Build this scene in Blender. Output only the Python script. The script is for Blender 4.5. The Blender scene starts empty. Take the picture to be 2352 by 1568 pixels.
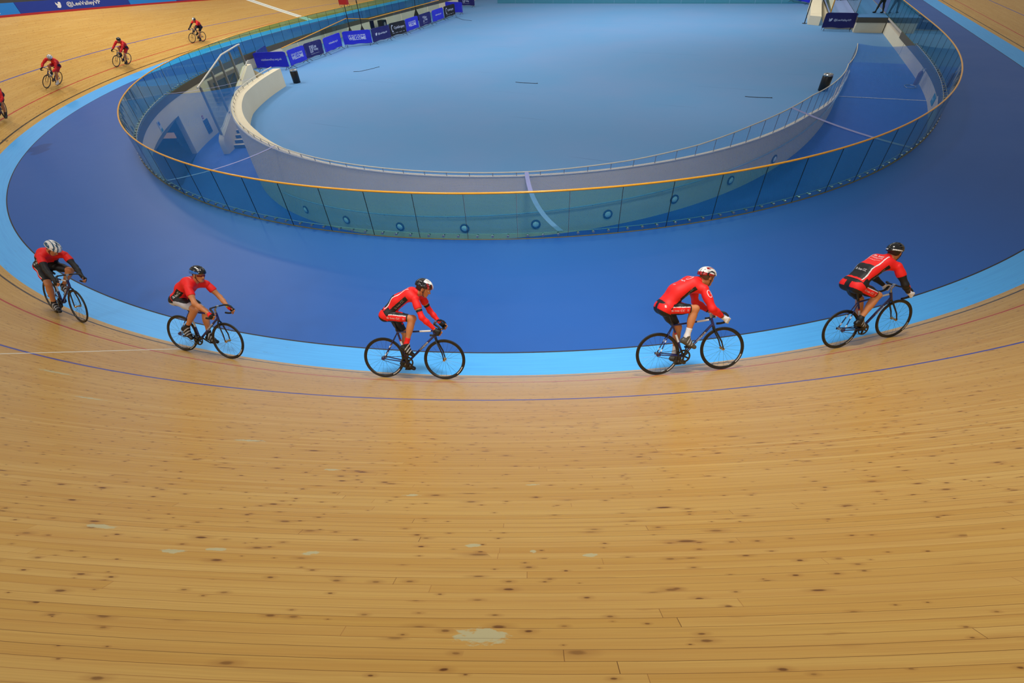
import bpy, bmesh, math, random
import numpy as np
from mathutils import Vector, Matrix
from mathutils.bvhtree import BVHTree
import openvdb as vdb

random.seed(7)
rng = np.random.default_rng(7)
SC = bpy.context.scene
COL = SC.collection
PI = math.pi
V = lambda *a: np.array(a, float)


def nrm(a):
    a = np.asarray(a, float)
    return a / (np.linalg.norm(a) + 1e-12)


# ------------------------------------------------------------------ materials
def srgb(r, g, b):
    f = lambda c: c / 12.92 if c <= .04045 else ((c + .055) / 1.055) ** 2.4
    return (f(r / 255), f(g / 255), f(b / 255), 1)


class NT:
    """small helper that wires shader nodes"""

    def __init__(s, name):
        s.m = bpy.data.materials.new(name)
        s.m.use_nodes = True
        s.t = s.m.node_tree
        s.t.nodes.clear()
        s.out = s.n('ShaderNodeOutputMaterial')

    def n(s, kind, **kw):
        x = s.t.nodes.new(kind)
        for k, v in kw.items():
            setattr(x, k, v)
        return x

    def link(s, a, b):
        s.t.links.new(a, b)

    def put(s, sock, v):
        if hasattr(v, 'is_linked') or hasattr(v, 'links'):
            s.link(v, sock)
        else:
            sock.default_value = v

    def math(s, op, a, b=0.0, c=0.0, clamp=False):
        x = s.n('ShaderNodeMath', operation=op)
        x.use_clamp = clamp
        s.put(x.inputs[0], a)
        s.put(x.inputs[1], b)
        if op in ('MULTIPLY_ADD', 'SMOOTH_MIN', 'COMPARE'):
            s.put(x.inputs[2], c)
        return x.outputs[0]

    def mix(s, f, a, b, mode='MIX'):
        x = s.n('ShaderNodeMix', data_type='RGBA', blend_type=mode)
        x.clamp_factor = True
        s.put(x.inputs[0], f)
        s.put(x.inputs[6], a)
        s.put(x.inputs[7], b)
        return x.outputs[2]

    def ramp(s, v, a0, a1, b0=0.0, b1=1.0):
        x = s.n('ShaderNodeMapRange')
        x.clamp = True
        s.put(x.inputs[0], v)
        for i, q in enumerate((a0, a1, b0, b1)):
            s.put(x.inputs[i + 1], q)
        return x.outputs[0]

    def noise(s, vec, scale, detail=3, rough=.55, dist=0):
        x = s.n('ShaderNodeTexNoise')
        s.put(x.inputs['Vector'], vec)
        x.inputs['Scale'].default_value = scale
        x.inputs['Detail'].default_value = detail
        x.inputs['Roughness'].default_value = rough
        x.inputs['Distortion'].default_value = dist
        return x.outputs['Fac']

    def obj(s):
        return s.n('ShaderNodeTexCoord').outputs['Object']

    def gpos(s):
        return s.n('ShaderNodeNewGeometry').outputs['Position']

    def uv(s):
        x = s.n('ShaderNodeUVMap')
        x.uv_map = 'UVMap'
        return x.outputs[0]

    def scalev(s, vec, sx, sy, sz=1):
        x = s.n('ShaderNodeVectorMath', operation='MULTIPLY')
        s.put(x.inputs[0], vec)
        x.inputs[1].default_value = (sx, sy, sz)
        return x.outputs[0]

    def bsdf(s, col, rough=.5, metal=0, spec=.5, coat=0, bump=None, bstr=.2, bdist=.01):
        b = s.n('ShaderNodeBsdfPrincipled')
        s.put(b.inputs['Base Color'], col)
        s.put(b.inputs['Roughness'], rough)
        s.put(b.inputs['Metallic'], metal)
        b.inputs['Specular IOR Level'].default_value = spec
        b.inputs['Coat Weight'].default_value = coat
        if bump is not None:
            bp = s.n('ShaderNodeBump')
            bp.inputs['Strength'].default_value = bstr
            bp.inputs['Distance'].default_value = bdist
            s.link(bump, bp.inputs['Height'])
            s.link(bp.outputs[0], b.inputs['Normal'])
        return b

    def done(s, shader):
        s.link(shader.outputs[0] if hasattr(shader, 'outputs') else shader, s.out.inputs[0])
        return s.m


_MC = {}


def plain(name, rgb, rough=.5, metal=0, var=.08, scale=6, spec=.5, coat=0, bstr=0):
    """a plain material with a little procedural unevenness"""
    if name in _MC:
        return _MC[name]
    t = NT(name)
    c = srgb(*rgb)
    f = t.noise(t.obj(), scale, 3)
    lo = tuple(x * (1 - var) for x in c[:3]) + (1,)
    hi = tuple(min(1, x * (1 + var)) for x in c[:3]) + (1,)
    col = t.mix(f, lo, hi)
    b = t.bsdf(col, rough, metal, spec, coat, bump=f if bstr else None, bstr=bstr)
    _MC[name] = t.done(b)
    return _MC[name]


def wood_material():
    t = NT('varnished_pine_strips')
    uv = t.uv()
    sep = t.n('ShaderNodeSeparateXYZ')
    t.link(uv, sep.inputs[0])
    u, v = sep.outputs[0], sep.outputs[1]
    ROW = .046
    row = t.math('FLOOR', t.math('DIVIDE', v, ROW))
    wn = t.n('ShaderNodeTexWhiteNoise', noise_dimensions='1D')
    t.link(row, wn.inputs['W'])
    shift = t.math('MULTIPLY', wn.outputs['Value'], 5.2)
    uu = t.math('ADD', u, shift)
    cmb = t.n('ShaderNodeCombineXYZ')
    t.link(uu, cmb.inputs[0])
    t.link(v, cmb.inputs[1])
    br = t.n('ShaderNodeTexBrick')
    br.offset = 0
    br.squash = 1
    t.link(cmb.outputs[0], br.inputs['Vector'])
    br.inputs['Scale'].default_value = 1
    br.inputs['Mortar Size'].default_value = .0011
    br.inputs['Mortar Smooth'].default_value = .3
    br.inputs['Bias'].default_value = 0
    br.inputs['Brick Width'].default_value = 2.6
    br.inputs['Row Height'].default_value = ROW
    br.inputs['Color1'].default_value = srgb(220, 180, 102)
    br.inputs['Color2'].default_value = srgb(208, 163, 82)
    br.inputs['Mortar'].default_value = srgb(120, 78, 36)
    # not every gap between two strips is equally open
    gapn = t.n('ShaderNodeTexWhiteNoise', noise_dimensions='1D')
    t.link(t.math('ADD', row, 31.7), gapn.inputs['W'])
    gap = t.math('MULTIPLY', br.outputs['Fac'], t.ramp(gapn.outputs['Value'], .3, 1, .25, 1))
    base = t.mix(br.outputs['Fac'], br.outputs['Color'], srgb(205, 150, 80))
    tone = t.noise(t.scalev(cmb.outputs[0], .5, 21.7), 1, 2)
    base = t.mix(t.ramp(tone, .35, .75, 0, .55), base, srgb(194, 138, 62))
    grain = t.noise(t.scalev(cmb.outputs[0], 2.2, 150), 1, 4, .6, .4)
    base = t.mix(t.ramp(grain, .35, .7, 0, .28), base, srgb(168, 112, 54))
    streak = t.noise(t.scalev(cmb.outputs[0], .9, 34), 1, 3, .6)
    base = t.mix(t.ramp(streak, .6, .8, 0, .3), base, srgb(160, 126, 70))
    # knots
    for sx, sy, thr, exist, seed in ((4.6, 11, .075, .74, 0.0), (9.5, 19, .085, .74, 3.7), (2.4, 9, .07, .86, 8.1)):
        vec = t.n('ShaderNodeVectorMath', operation='ADD')
        t.link(t.scalev(cmb.outputs[0], sx, sy), vec.inputs[0])
        vec.inputs[1].default_value = (seed, seed * 1.7, 0)
        vo = t.n('ShaderNodeTexVoronoi', voronoi_dimensions='2D', feature='F1')
        t.link(vec.outputs[0], vo.inputs['Vector'])
        vo.inputs['Scale'].default_value = 1
        sc = t.n('ShaderNodeSeparateColor')
        t.link(vo.outputs['Color'], sc.inputs[0])
        wob = t.math('MULTIPLY', t.math('SUBTRACT', t.noise(vec.outputs[0], 6, 2), .5), .07)
        d = t.math('ADD', vo.outputs['Distance'], wob)
        size = t.ramp(sc.outputs[1], 0, 1, thr * .45, thr * 1.35)
        k = t.ramp(t.math('DIVIDE', d, size), .55, 1.15, 1, 0)
        k = t.math('MULTIPLY', k, t.math('GREATER_THAN', sc.outputs[0], exist))
        halo = t.math('MULTIPLY', t.ramp(t.math('DIVIDE', d, size), .8, 3.2, .35, 0),
                      t.math('GREATER_THAN', sc.outputs[0], exist))
        base = t.mix(halo, base, srgb(150, 96, 46))
        base = t.mix(t.math('MULTIPLY', k, t.ramp(sc.outputs[2], 0, 1, .35, .9)), base, srgb(92, 48, 22))
    # pale filled repairs (u, v, half length, half width)
    patches = [(9.08, 6.475, .062, .035), (9.0, 5.915, .03, .014), (9.21, 5.965, .012, .012), (9.4, 6.0, .026, .013), (8.45, 6.0, .03, .016),
               (7.56, 5.86, .06, .018), (7.97, 6.03, .05, .014), (8.12, 6.0, .035, .013), (8.66, 5.36, .04, .014),
               (9.22, 5.2, .03, .012), (8.12, 4.97, .04, .014), (7.32, 4.4, .1, .02), (3.88, 2.9, .22, .03), (5.2, 3.6, .15, .02)]
    pn = t.math('MULTIPLY', t.math('SUBTRACT', t.noise(t.scalev(uv, 1, 1.6), 24, 3, .6), .5), 2.6)
    acc = None
    for (pu, pv, a, b) in patches:
        x = t.math('DIVIDE', t.math('SUBTRACT', u, pu), a)
        y = t.math('DIVIDE', t.math('SUBTRACT', v, pv), b)
        r = t.math('SQRT', t.math('ADD', t.math('MULTIPLY', x, x), t.math('MULTIPLY', y, y)))
        acc = r if acc is None else t.math('MINIMUM', acc, r)
    pm = t.ramp(t.math('ADD', acc, pn), .85, 1.1, .82, 0)
    base = t.mix(pm, base, srgb(196, 190, 148))
    base = t.mix(t.math('MULTIPLY', gap, .8), base, srgb(84, 52, 24))

    def band(c, w, soft=.002):
        return t.ramp(t.math('ABSOLUTE', t.math('SUBTRACT', v, c)), w - soft, w + soft, 1, 0)
    wear = t.ramp(t.noise(t.scalev(uv, 3, 40), 1, 3), .3, .5, .7, .95)
    base = t.mix(t.math('MULTIPLY', band(.225, .024), wear), base, srgb(34, 34, 36))
    base = t.mix(t.math('MULTIPLY', band(.875, .022), wear), base, srgb(186, 36, 40))
    base = t.mix(t.math('MULTIPLY', band(2.397, .024), wear), base, srgb(44, 70, 168))
    # thin white timing line across the bend
    l2 = t.math('ABSOLUTE', t.math('SUBTRACT', u, t.math('MULTIPLY_ADD', v, -.105, 2.95)))
    l2m = t.math('MULTIPLY', t.ramp(l2, .018, .023, 1, 0), t.math('LESS_THAN', v, 3.2))
    base = t.mix(t.math('MULTIPLY', l2m, t.math('GREATER_THAN', v, .2)), base, srgb(236, 232, 214))
    # broad white finish line with a dark line down its middle, on the far straight
    l3 = t.math('ABSOLUTE', t.math('SUBTRACT', u, t.math('MULTIPLY_ADD', v, .262, -51.95)))
    base = t.mix(t.ramp(l3, .36, .39, 1, 0), base, srgb(240, 240, 226))
    base = t.mix(t.ramp(l3, .03, .05, .7, 0), base, srgb(60, 60, 62))
    b = t.bsdf(base, .32, 0, .16, bump=t.math('SUBTRACT', 1.0, gap), bstr=.12, bdist=.002)
    return t.done(b)


def cote_material():
    t = NT('light_blue_painted_strips')
    uv = t.uv()
    n = t.noise(t.scalev(uv, .8, 24), 1, 3)
    c = t.mix(t.ramp(n, .4, .75, 0, .55), srgb(78, 178, 252), srgb(62, 156, 238))
    sep = t.n('ShaderNodeSeparateXYZ')
    t.link(uv, sep.inputs[0])
    fr = t.math('FRACT', t.math('DIVIDE', sep.outputs[1], .046))
    gap = t.ramp(fr, .0, .05, .28, 0)
    c = t.mix(t.math('MULTIPLY', gap, t.ramp(n, .3, .7)), c, srgb(40, 88, 150))
    sm = t.noise(t.scalev(uv, 1.5, 5), 1.3, 4, .65)
    c = t.mix(t.ramp(sm, .64, .76, 0, .35), c, srgb(60, 96, 140))
    return t.done(t.bsdf(c, .42, bump=None))


def apron_material():
    t = NT('dark_blue_safety_zone')
    g = t.gpos()
    n = t.noise(g, .35, 4, .6)
    f = t.noise(g, 90, 2)
    c = t.mix(n, srgb(28, 94, 178), srgb(46, 98, 178))
    c = t.mix(t.ramp(f, .3, .7, 0, .25), c, srgb(24, 70, 152))
    # a few dark scuffs and the damp mark near the light blue edge
    acc = None
    for (x, y, r) in ((-14.6, 5.6, .42), (-14.15, 5.55, .3), (-14.75, 5.95, .3), (-14.0, 5.3, .22)):
        d = t.n('ShaderNodeVectorMath', operation='DISTANCE')
        t.link(t.scalev(g, 1, 1, 0), d.inputs[0])
        d.inputs[1].default_value = (x, y, 0)
        q = t.math('DIVIDE', d.outputs['Value'], r)
        acc = q if acc is None else t.math('MINIMUM', acc, q)
    acc = t.math('ADD', acc, t.math('MULTIPLY', t.math('SUBTRACT', t.noise(g, 4, 3), .5), .8))
    c = t.mix(t.ramp(acc, .8, 1.1, .5, 0), c, srgb(30, 60, 120))
    sc = t.noise(t.scalev(g, 2.4, .5), 1.2, 5, .7)
    c = t.mix(t.ramp(sc, .68, .8, 0, .4), c, srgb(70, 80, 110))
    return t.done(t.bsdf(c, t.ramp(n, 0, 1, .36, .5), spec=.3, bump=f, bstr=.05))


def infield_material():
    t = NT('grey_blue_infield_carpet')
    g = t.gpos()
    n = t.noise(g, .22, 4, .6)
    f = t.noise(g, 60, 2)
    c = t.mix(t.ramp(n, .25, .75), srgb(96, 152, 204), srgb(112, 152, 202))
    c = t.mix(t.ramp(f, .3, .7, 0, .3), c, srgb(76, 130, 184))
    sep = t.n('ShaderNodeSeparateXYZ')
    t.link(g, sep.inputs[0])
    # carpet seams
    fr = t.math('FRACT', t.math('DIVIDE', t.math('ADD', sep.outputs[1], t.math('MULTIPLY', sep.outputs[0], .03)), 4.0))
    seam = t.ramp(t.math('ABSOLUTE', t.math('SUBTRACT', fr, .5)), .001, .006, .5, 0)
    seam = t.math('MULTIPLY', seam, t.ramp(t.noise(g, .16, 2), .52, .6))
    c = t.mix(seam, c, srgb(60, 92, 140))
    return t.done(t.bsdf(c, .8, spec=.25, bump=f, bstr=.1))


def concrete_material():
    t = NT('pale_concrete')
    g = t.gpos()
    n = t.noise(g, .9, 5, .6)
    c = t.mix(n, srgb(228, 216, 188), srgb(242, 231, 204))
    vo = t.n('ShaderNodeTexVoronoi')
    t.link(g, vo.inputs['Vector'])
    vo.inputs['Scale'].default_value = 9
    c = t.mix(t.ramp(vo.outputs['Distance'], .05, .12, .5, 0), c, srgb(120, 116, 106))
    return t.done(t.bsdf(c, .75, spec=.3, bump=n, bstr=.1))


def glass_material(name='greenish_barrier_glass', tint=(.62, .90, .86), gl=.9):
    t = NT(name)
    tr = t.n('ShaderNodeBsdfTransparent')
    tr.inputs[0].default_value = tint + (1,)
    g = t.n('ShaderNodeBsdfGlossy')
    g.inputs['Roughness'].default_value = .03
    g.inputs['Color'].default_value = (gl, gl, gl, 1)
    ge = t.n('ShaderNodeNewGeometry')
    dt = t.n('ShaderNodeVectorMath', operation='DOT_PRODUCT')
    t.link(ge.outputs['Incoming'], dt.inputs[0])
    t.link(ge.outputs['Normal'], dt.inputs[1])
    fr = t.math('MULTIPLY_ADD', t.math('POWER', t.math('SUBTRACT', 1.0, t.math('ABSOLUTE', dt.outputs['Value'])), 5.0), .94, .045)
    mx = t.n('ShaderNodeMixShader')
    t.link(fr, mx.inputs[0])
    t.link(tr.outputs[0], mx.inputs[1])
    t.link(g.outputs[0], mx.inputs[2])
    return t.done(mx)


def emit(name, rgb, k):
    t = NT(name)
    e = t.n('ShaderNodeEmission')
    e.inputs[0].default_value = srgb(*rgb)
    e.inputs[1].default_value = k
    return t.done(e)


M_WOOD = wood_material()
M_COTE = cote_material()
M_APRON = apron_material()
M_INF = infield_material()
M_CONC = concrete_material()
M_GLASS = glass_material()
M_GLASS2 = glass_material('clear_balustrade_glass', (.88, .95, .93), .5)
M_NET = plain('blue_net_cord', (30, 132, 224), .5, var=.1, scale=2)
M_MOAT = plain('bright_blue_ramp_paint', (34, 98, 206), .55, var=.06, scale=1.2)
M_KERB = plain('dark_kerb_render', (92, 86, 74), .7, var=.1, scale=3)
M_GAP = plain('gap_shade_strip', (46, 42, 44), .7)
M_ORANGE = plain('orange_rail_lacquer', (250, 176, 36), .3, coat=.4, var=.05)
M_STEEL = plain('brushed_steel', (176, 178, 180), .28, metal=.9, var=.06)
M_DSTEEL = plain('dull_steel', (150, 150, 150), .45, metal=.3, var=.06)
M_PALE = plain('pale_painted_rail', (214, 210, 198), .45)
M_BLACK = plain('black_rubber', (20, 20, 22), .55)
M_BLKPL = plain('black_plastic', (24, 24, 27), .35)
M_GASK = plain('dark_joint_seal', (22, 44, 50), .5)
M_WHITE = plain('white_print', (236, 236, 232), .5, var=.03)
M_SEAM = plain('lilac_net_seam', (150, 158, 214), .8)
M_NAVYBIKE = plain('navy_bike_lacquer', (24, 30, 92), .22, coat=.6)
M_RED = plain('red_paint', (176, 26, 30), .45)


# ------------------------------------------------------------------ mesh builder
class MB:
    def __init__(s):
        s.v, s.f, s.m, s.uv = [], [], [], {}

    def add(s, vs, fs, mi=0):
        o = len(s.v)
        s.v += [tuple(map(float, q)) for q in vs]
        for f in fs:
            s.f.append(tuple(i + o for i in f))
            s.m.append(mi)
        return o

    def box(s, lo, hi, mi=0, M=None):
        (x0, y0, z0), (x1, y1, z1) = lo, hi
        vs = [(x0, y0, z0), (x1, y0, z0), (x1, y1, z0), (x0, y1, z0), (x0, y0, z1), (x1, y0, z1), (x1, y1, z1), (x0, y1, z1)]
        if M is not None:
            vs = [M @ Vector(q) for q in vs]
        s.add(vs, [(0, 3, 2, 1), (4, 5, 6, 7), (0, 1, 5, 4), (1, 2, 6, 5), (2, 3, 7, 6), (3, 0, 4, 7)], mi)

    def tube(s, pts, r, n=8, mi=0, cap=True, closed=False):
        P = [np.asarray(q, float) for q in pts]
        R = r if isinstance(r, (list, tuple, np.ndarray)) else [r] * len(P)
        N = len(P)
        ref = None
        rings = []
        for i in range(N):
            if closed:
                t = nrm(P[(i + 1) % N] - P[i - 1])
            else:
                t = nrm(P[min(i + 1, N - 1)] - P[max(i - 1, 0)])
            if ref is None:
                a = V(0, 0, 1) if abs(t[2]) < .9 else V(1, 0, 0)
                ref = nrm(np.cross(t, a))
            ref = nrm(ref - t * (ref @ t))
            b = np.cross(t, ref)
            rings.append([P[i] + R[i] * (math.cos(2 * PI * k / n) * ref + math.sin(2 * PI * k / n) * b) for k in range(n)])
        o = len(s.v)
        s.v += [tuple(q) for ring in rings for q in ring]
        for i in range(N if closed else N - 1):
            j = (i + 1) % N
            for k in range(n):
                k2 = (k + 1) % n
                s.f.append((o + i * n + k, o + j * n + k, o + j * n + k2, o + i * n + k2))
                s.m.append(mi)
        if cap and not closed:
            s.f.append(tuple(o + k for k in range(n))[::-1])
            s.f.append(tuple(o + (N - 1) * n + k for k in range(n)))
            s.m += [mi, mi]

    def lathe(s, prof, c=(0, 0, 0), n=20, mi=0, ax=None):
        """profile of (radius, height) turned about ax through c"""
        ax = nrm(ax if ax is not None else (0, 0, 1))
        a = V(1, 0, 0) if abs(ax[0]) < .9 else V(0, 1, 0)
        e1 = nrm(np.cross(ax, a))
        e2 = np.cross(ax, e1)
        o = len(s.v)
        for (r, h) in prof:
            for k in range(n):
                q = np.asarray(c, float) + ax * h + r * (math.cos(2 * PI * k / n) * e1 + math.sin(2 * PI * k / n) * e2)
                s.v.append(tuple(q))
        for i in range(len(prof) - 1):
            for k in range(n):
                k2 = (k + 1) % n
                s.f.append((o + i * n + k, o + i * n + k2, o + (i + 1) * n + k2, o + (i + 1) * n + k))
                s.m.append(mi)
        s.f.append(tuple(o + k for k in range(n))[::-1])
        s.f.append(tuple(o + (len(prof) - 1) * n + k for k in range(n)))
        s.m += [mi, mi]

    def build(s, name, mats, parent=None, smooth=True, uvs=None, fix=True):
        me = bpy.data.meshes.new(name)
        me.from_pydata(s.v, [], s.f)
        mats = mats if isinstance(mats, (list, tuple)) else [mats]
        for m in mats:
            me.materials.append(m)
        me.polygons.foreach_set('material_index', s.m)
        if uvs is not None:
            lay = me.uv_layers.new(name='UVMap')
            idx = np.zeros(len(me.loops), np.int32)
            me.loops.foreach_get('vertex_index', idx)
            lay.data.foreach_set('uv', np.asarray(uvs, np.float32)[idx].ravel())
        if fix:
            bm = bmesh.new()
            bm.from_mesh(me)
            bmesh.ops.recalc_face_normals(bm, faces=bm.faces)
            bm.to_mesh(me)
            bm.free()
        return mkobj(name, me, parent, smooth)


def mkobj(name, me, parent=None, smooth=True):
    o = bpy.data.objects.new(name, me)
    COL.objects.link(o)
    if parent is not None:
        o.parent = parent
    if smooth:
        me.polygons.foreach_set('use_smooth', [True] * len(me.polygons))
        try:
            me.set_sharp_from_angle(angle=math.radians(38))
        except Exception:
            pass
    return o


def tag(o, label=None, cat=None, group=None, kind=None):
    if label:
        o['label'] = label
    if cat:
        o['category'] = cat
    if group:
        o['group'] = group
    if kind:
        o['kind'] = kind
    return o


def thing(name, label, cat, M=None, group=None):
    o = bpy.data.objects.new(name, None)
    o.empty_display_size = .2
    COL.objects.link(o)
    if M is not None:
        o.matrix_world = M
    return tag(o, label, cat, group)


def frameM(o, x, y, z):
    return Matrix(((x[0], y[0], z[0], o[0]), (x[1], y[1], z[1], o[1]), (x[2], y[2], z[2], o[2]), (0, 0, 0, 1)))


_TC = {}


def text2d(txt, size=1.0, bold=0.0, shear=0.0, spacing=1.0):
    """flat letters: vertices (x, y) centred on the origin, and faces"""
    key = (txt, bold, shear, spacing)
    if key not in _TC:
        cu = bpy.data.curves.new('letters', 'FONT')
        cu.body = txt
        cu.size = 1
        cu.offset = bold
        cu.shear = shear
        cu.space_character = spacing
        cu.align_x = 'CENTER'
        cu.align_y = 'CENTER'
        cu.resolution_u = 3
        ob = bpy.data.objects.new('letters', cu)
        COL.objects.link(ob)
        dg = bpy.context.evaluated_depsgraph_get()
        me = bpy.data.meshes.new_from_object(ob.evaluated_get(dg))
        vs = np.array([v.co[:2] for v in me.vertices]).reshape(-1, 2)
        fs = [tuple(p.vertices) for p in me.polygons]
        bpy.data.objects.remove(ob)
        bpy.data.curves.remove(cu)
        bpy.data.meshes.remove(me)
        if len(vs):
            vs = vs - (vs.max(0) + vs.min(0)) / 2
        _TC[key] = (vs, fs)
    vs, fs = _TC[key]
    return vs * size, fs


def fit_text(txt, w=None, h=None, bold=0.0, shear=0.0, spacing=1.0):
    vs, fs = text2d(txt, 1, bold, shear, spacing)
    ext = vs.max(0) - vs.min(0)
    sx = (w / ext[0]) if w else None
    sy = (h / ext[1]) if h else None
    sx = sx or sy
    sy = sy or sx
    return vs * V(sx, sy), fs


def bird2d(size):
    """small bird silhouette facing right"""
    c = [(-.5, .1), (-.42, .3), (-.44, .42), (-.25, .2), (-.02, .1), (0, .28), (.14, .42), (.3, .4), (.4, .34), (.52, .38), (.44, .25),
         (.53, .24), (.43, .14), (.38, -.1), (.22, -.32), (0, -.44), (-.25, -.42), (-.5, -.3), (-.28, -.28), (-.18, -.2), (-.36, -.12),
         (-.42, -.02), (-.32, -.02), (-.48, .08)]
    c = np.array(c) * size
    o = c.mean(0)
    vs = np.vstack([c, o])
    n = len(c)
    return vs, [(i, (i + 1) % n, n) for i in range(n)]


def letters_on(name, items, fn, mat, parent):
    """items: (verts2d, faces, dx, dy); fn maps (x, y) to a 3D point"""
    mb = MB()
    for vs, fs, dx, dy in items:
        mb.add([fn(a + dx, b + dy) for a, b in vs], fs)
    return mb.build(name, mat, parent, smooth=False, fix=False)


# ------------------------------------------------------------------ the plan of the hall
CAM = dict(c=V(11.403056, -3.758743, 5.856463), yaw=.46173032, pit=-.73581054, rol=-.05802716, f=1043.3014)
WC = .71535
B1, B0, C0, C1, PWR, PWL = .68745, .14568, .18366, .19795, 1.03158, .78659


def path2(R, LtR, LtL, extra=75, n=1500):
    def half(Lt, La2):
        tot = La2 + Lt + extra
        s = np.linspace(0, tot, n)
        k = np.where(s < La2, 1 / R, np.where(s < La2 + Lt, (1 / R) * (1 - (s - La2) / Lt), 0))
        ds = s[1] - s[0]
        cum = lambda q: np.concatenate([[0], np.cumsum((q[1:] + q[:-1]) / 2 * ds)])
        th = cum(k)
        return s, cum(np.cos(th)), cum(np.sin(th)), np.sin(th), -np.cos(th), k * R
    r = half(LtR, PI * R / 2 - LtR / 2)
    l = half(LtL, PI * R / 2 - LtL / 2)
    f = lambda i, sg: np.concatenate([sg * l[i][:0:-1], r[i]])
    return f(0, -1), f(1, -1), f(2, 1), f(3, -1), f(4, 1), f(5, 1)


TR = path2(22.466852, 19.02105, 59.723454)
BR = list(path2(18.580568, 23.46832, 52.126296))
BR[1] = BR[1] - .196968
BR[2] = BR[2] + 4.164696
HB = 1.2323


def ip(T, s):
    return [np.interp(s, T[0], a) for a in T[1:]]


def track_pt(s, v):
    """point of the riding surface: s along the inner edge, v up the slope (0 = inner edge of the light blue band)"""
    X, Y, NX, NY, K = ip(TR, s)
    w = np.where(np.asarray(s) > 0, np.clip(K, 0, 1) ** PWR, np.clip(K, 0, 1) ** PWL)
    b = B0 + (B1 - B0) * w
    bc = C0 + (C1 - C0) * w
    h = np.minimum(v, WC)
    o = np.maximum(v - WC, 0)
    lat = h * np.cos(bc) + o * np.cos(b)
    z = h * np.sin(bc) + o * np.sin(b)
    return np.stack(np.broadcast_arrays(X + NX * lat, Y + NY * lat, z), -1)


def bar_pt(s, off=0., z=0.):
    """point on the glass barrier's line; off moves it inwards, towards the infield"""
    X, Y, NX, NY, K = ip(BR, s)
    return np.stack(np.broadcast_arrays(X - NX * off, Y - NY * off, z), -1)


def strip(name, A, Bp, mat, uva=None, uvb=None, rows=1, parent=None, smooth=True):
    """ruled surface between two polylines"""
    mb = MB()
    n = len(A)
    uv = []
    for j in range(rows + 1):
        t = j / rows
        mb.v += [tuple(q) for q in A * (1 - t) + Bp * t]
        if uva is not None:
            uv += list(np.asarray(uva) * (1 - t) + np.asarray(uvb) * t)
    for j in range(rows):
        for i in range(n - 1):
            mb.f.append((j * n + i, j * n + i + 1, (j + 1) * n + i + 1, (j + 1) * n + i))
            mb.m.append(0)
    return mb.build(name, mat, parent, smooth, uvs=uv if uva is not None else None, fix=False)


def up_normals(o):
    me = o.data
    bm = bmesh.new()
    bm.from_mesh(me)
    bm.normal_update()
    flip = [f for f in bm.faces if f.normal.z < 0]
    if flip:
        bmesh.ops.reverse_faces(bm, faces=flip)
    bm.to_mesh(me)
    bm.free()
    return o


# --- riding surface
S = np.concatenate([np.arange(-95, -45, 1.0), np.arange(-45, 48, .25), np.arange(48, 86, 1.0)])


def wood_w(s):
    return np.interp(s, [-95, -47, -30, -5, 5, 86], [6.1, 6.15, 6.6, 6.9, 7.0, 7.0])


W = wood_w(S)
o = strip('timber_track', track_pt(S, WC), track_pt(S, WC + W), M_WOOD, np.stack([S, 0 * S], 1), np.stack([S, W], 1), rows=8)
tag(up_normals(o), kind='structure')
o = strip('light_blue_band', track_pt(S, 0.), track_pt(S, WC), M_COTE, np.stack([S, 0 * S], 1), np.stack([S, 0 * S + WC], 1), rows=2)
tag(up_normals(o), kind='structure')


def map_s2(s):
    return np.interp(s, [-95.2, -65.2, 0, 44.8, 84.8], [-85.2, -55.2, 0, 40.9, 80.9])


def lat_pt(s, off):
    X, Y, NX, NY, K = ip(TR, s)
    return np.stack([X - NX * off, Y - NY * off, 0 * X], -1)


o = strip('apron_gap_shade', track_pt(S, 0.), lat_pt(S, .03), M_GAP)  # flat dark strip stands for the shaded gap beside the band
tag(up_normals(o), kind='structure')
SB = map_s2(S)
o = strip('safety_apron', lat_pt(S, .03), bar_pt(SB, 0.), M_APRON, rows=4)
tag(up_normals(o), kind='structure')

# painted distance figures beside the black line
FIG = plain('dark_painted_figures', (58, 52, 40), .5)
mb = MB()
for (s0, txt) in ((12.36, '200'), (-17.1, '20'), (2.86, '10')):
    vs, fs = fit_text(txt, h=.16, bold=-.01)

    def fn(a, b):
        return track_pt(s0 - a, WC + .19 - b) + V(0, 0, .004)
    mb.add([fn(a, b) for a, b in vs], fs)
tag(mb.build('painted_figures', FIG, None, False, fix=False), kind='structure')

# --- advertising fence round the top of the track
M_SKY = plain('sky_blue_board', (30, 128, 214), .4, var=.05)
M_BOARD = plain('royal_blue_board', (26, 54, 150), .4, var=.05)
M_SEATS = plain('dark_stand_seating', (38, 38, 40), .8, var=.5, scale=2)


def edge_pt(s, up, out=0.):
    q = track_pt(s, WC + wood_w(s))
    X, Y, NX, NY, K = ip(TR, s)
    return q + np.stack([NX * out, NY * out, np.broadcast_to(up, np.shape(X))], -1)


def board(s0, s1, m0, m1, name, mat):
    ss = np.linspace(s0, s1, max(3, int(abs(s1 - s0) * 2)))
    mb = MB()
    n = len(ss)
    a, b, c, d = edge_pt(ss, .10, .02), edge_pt(ss, m1, .06), edge_pt(ss, .10, .07), edge_pt(ss, m1, .11)
    mb.v = [tuple(q) for q in np.concatenate([a, b, d, c])]
    for k in range(3):
        for i in range(n - 1):
            mb.f.append((k * n + i, k * n + i + 1, (k + 1) * n + i + 1, (k + 1) * n + i))
            mb.m.append(0)
    for i in (0, n - 1):
        mb.f.append((i, n + i, 2 * n + i, 3 * n + i))
        mb.m.append(0)
    return mb.build(name, mat)


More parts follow.
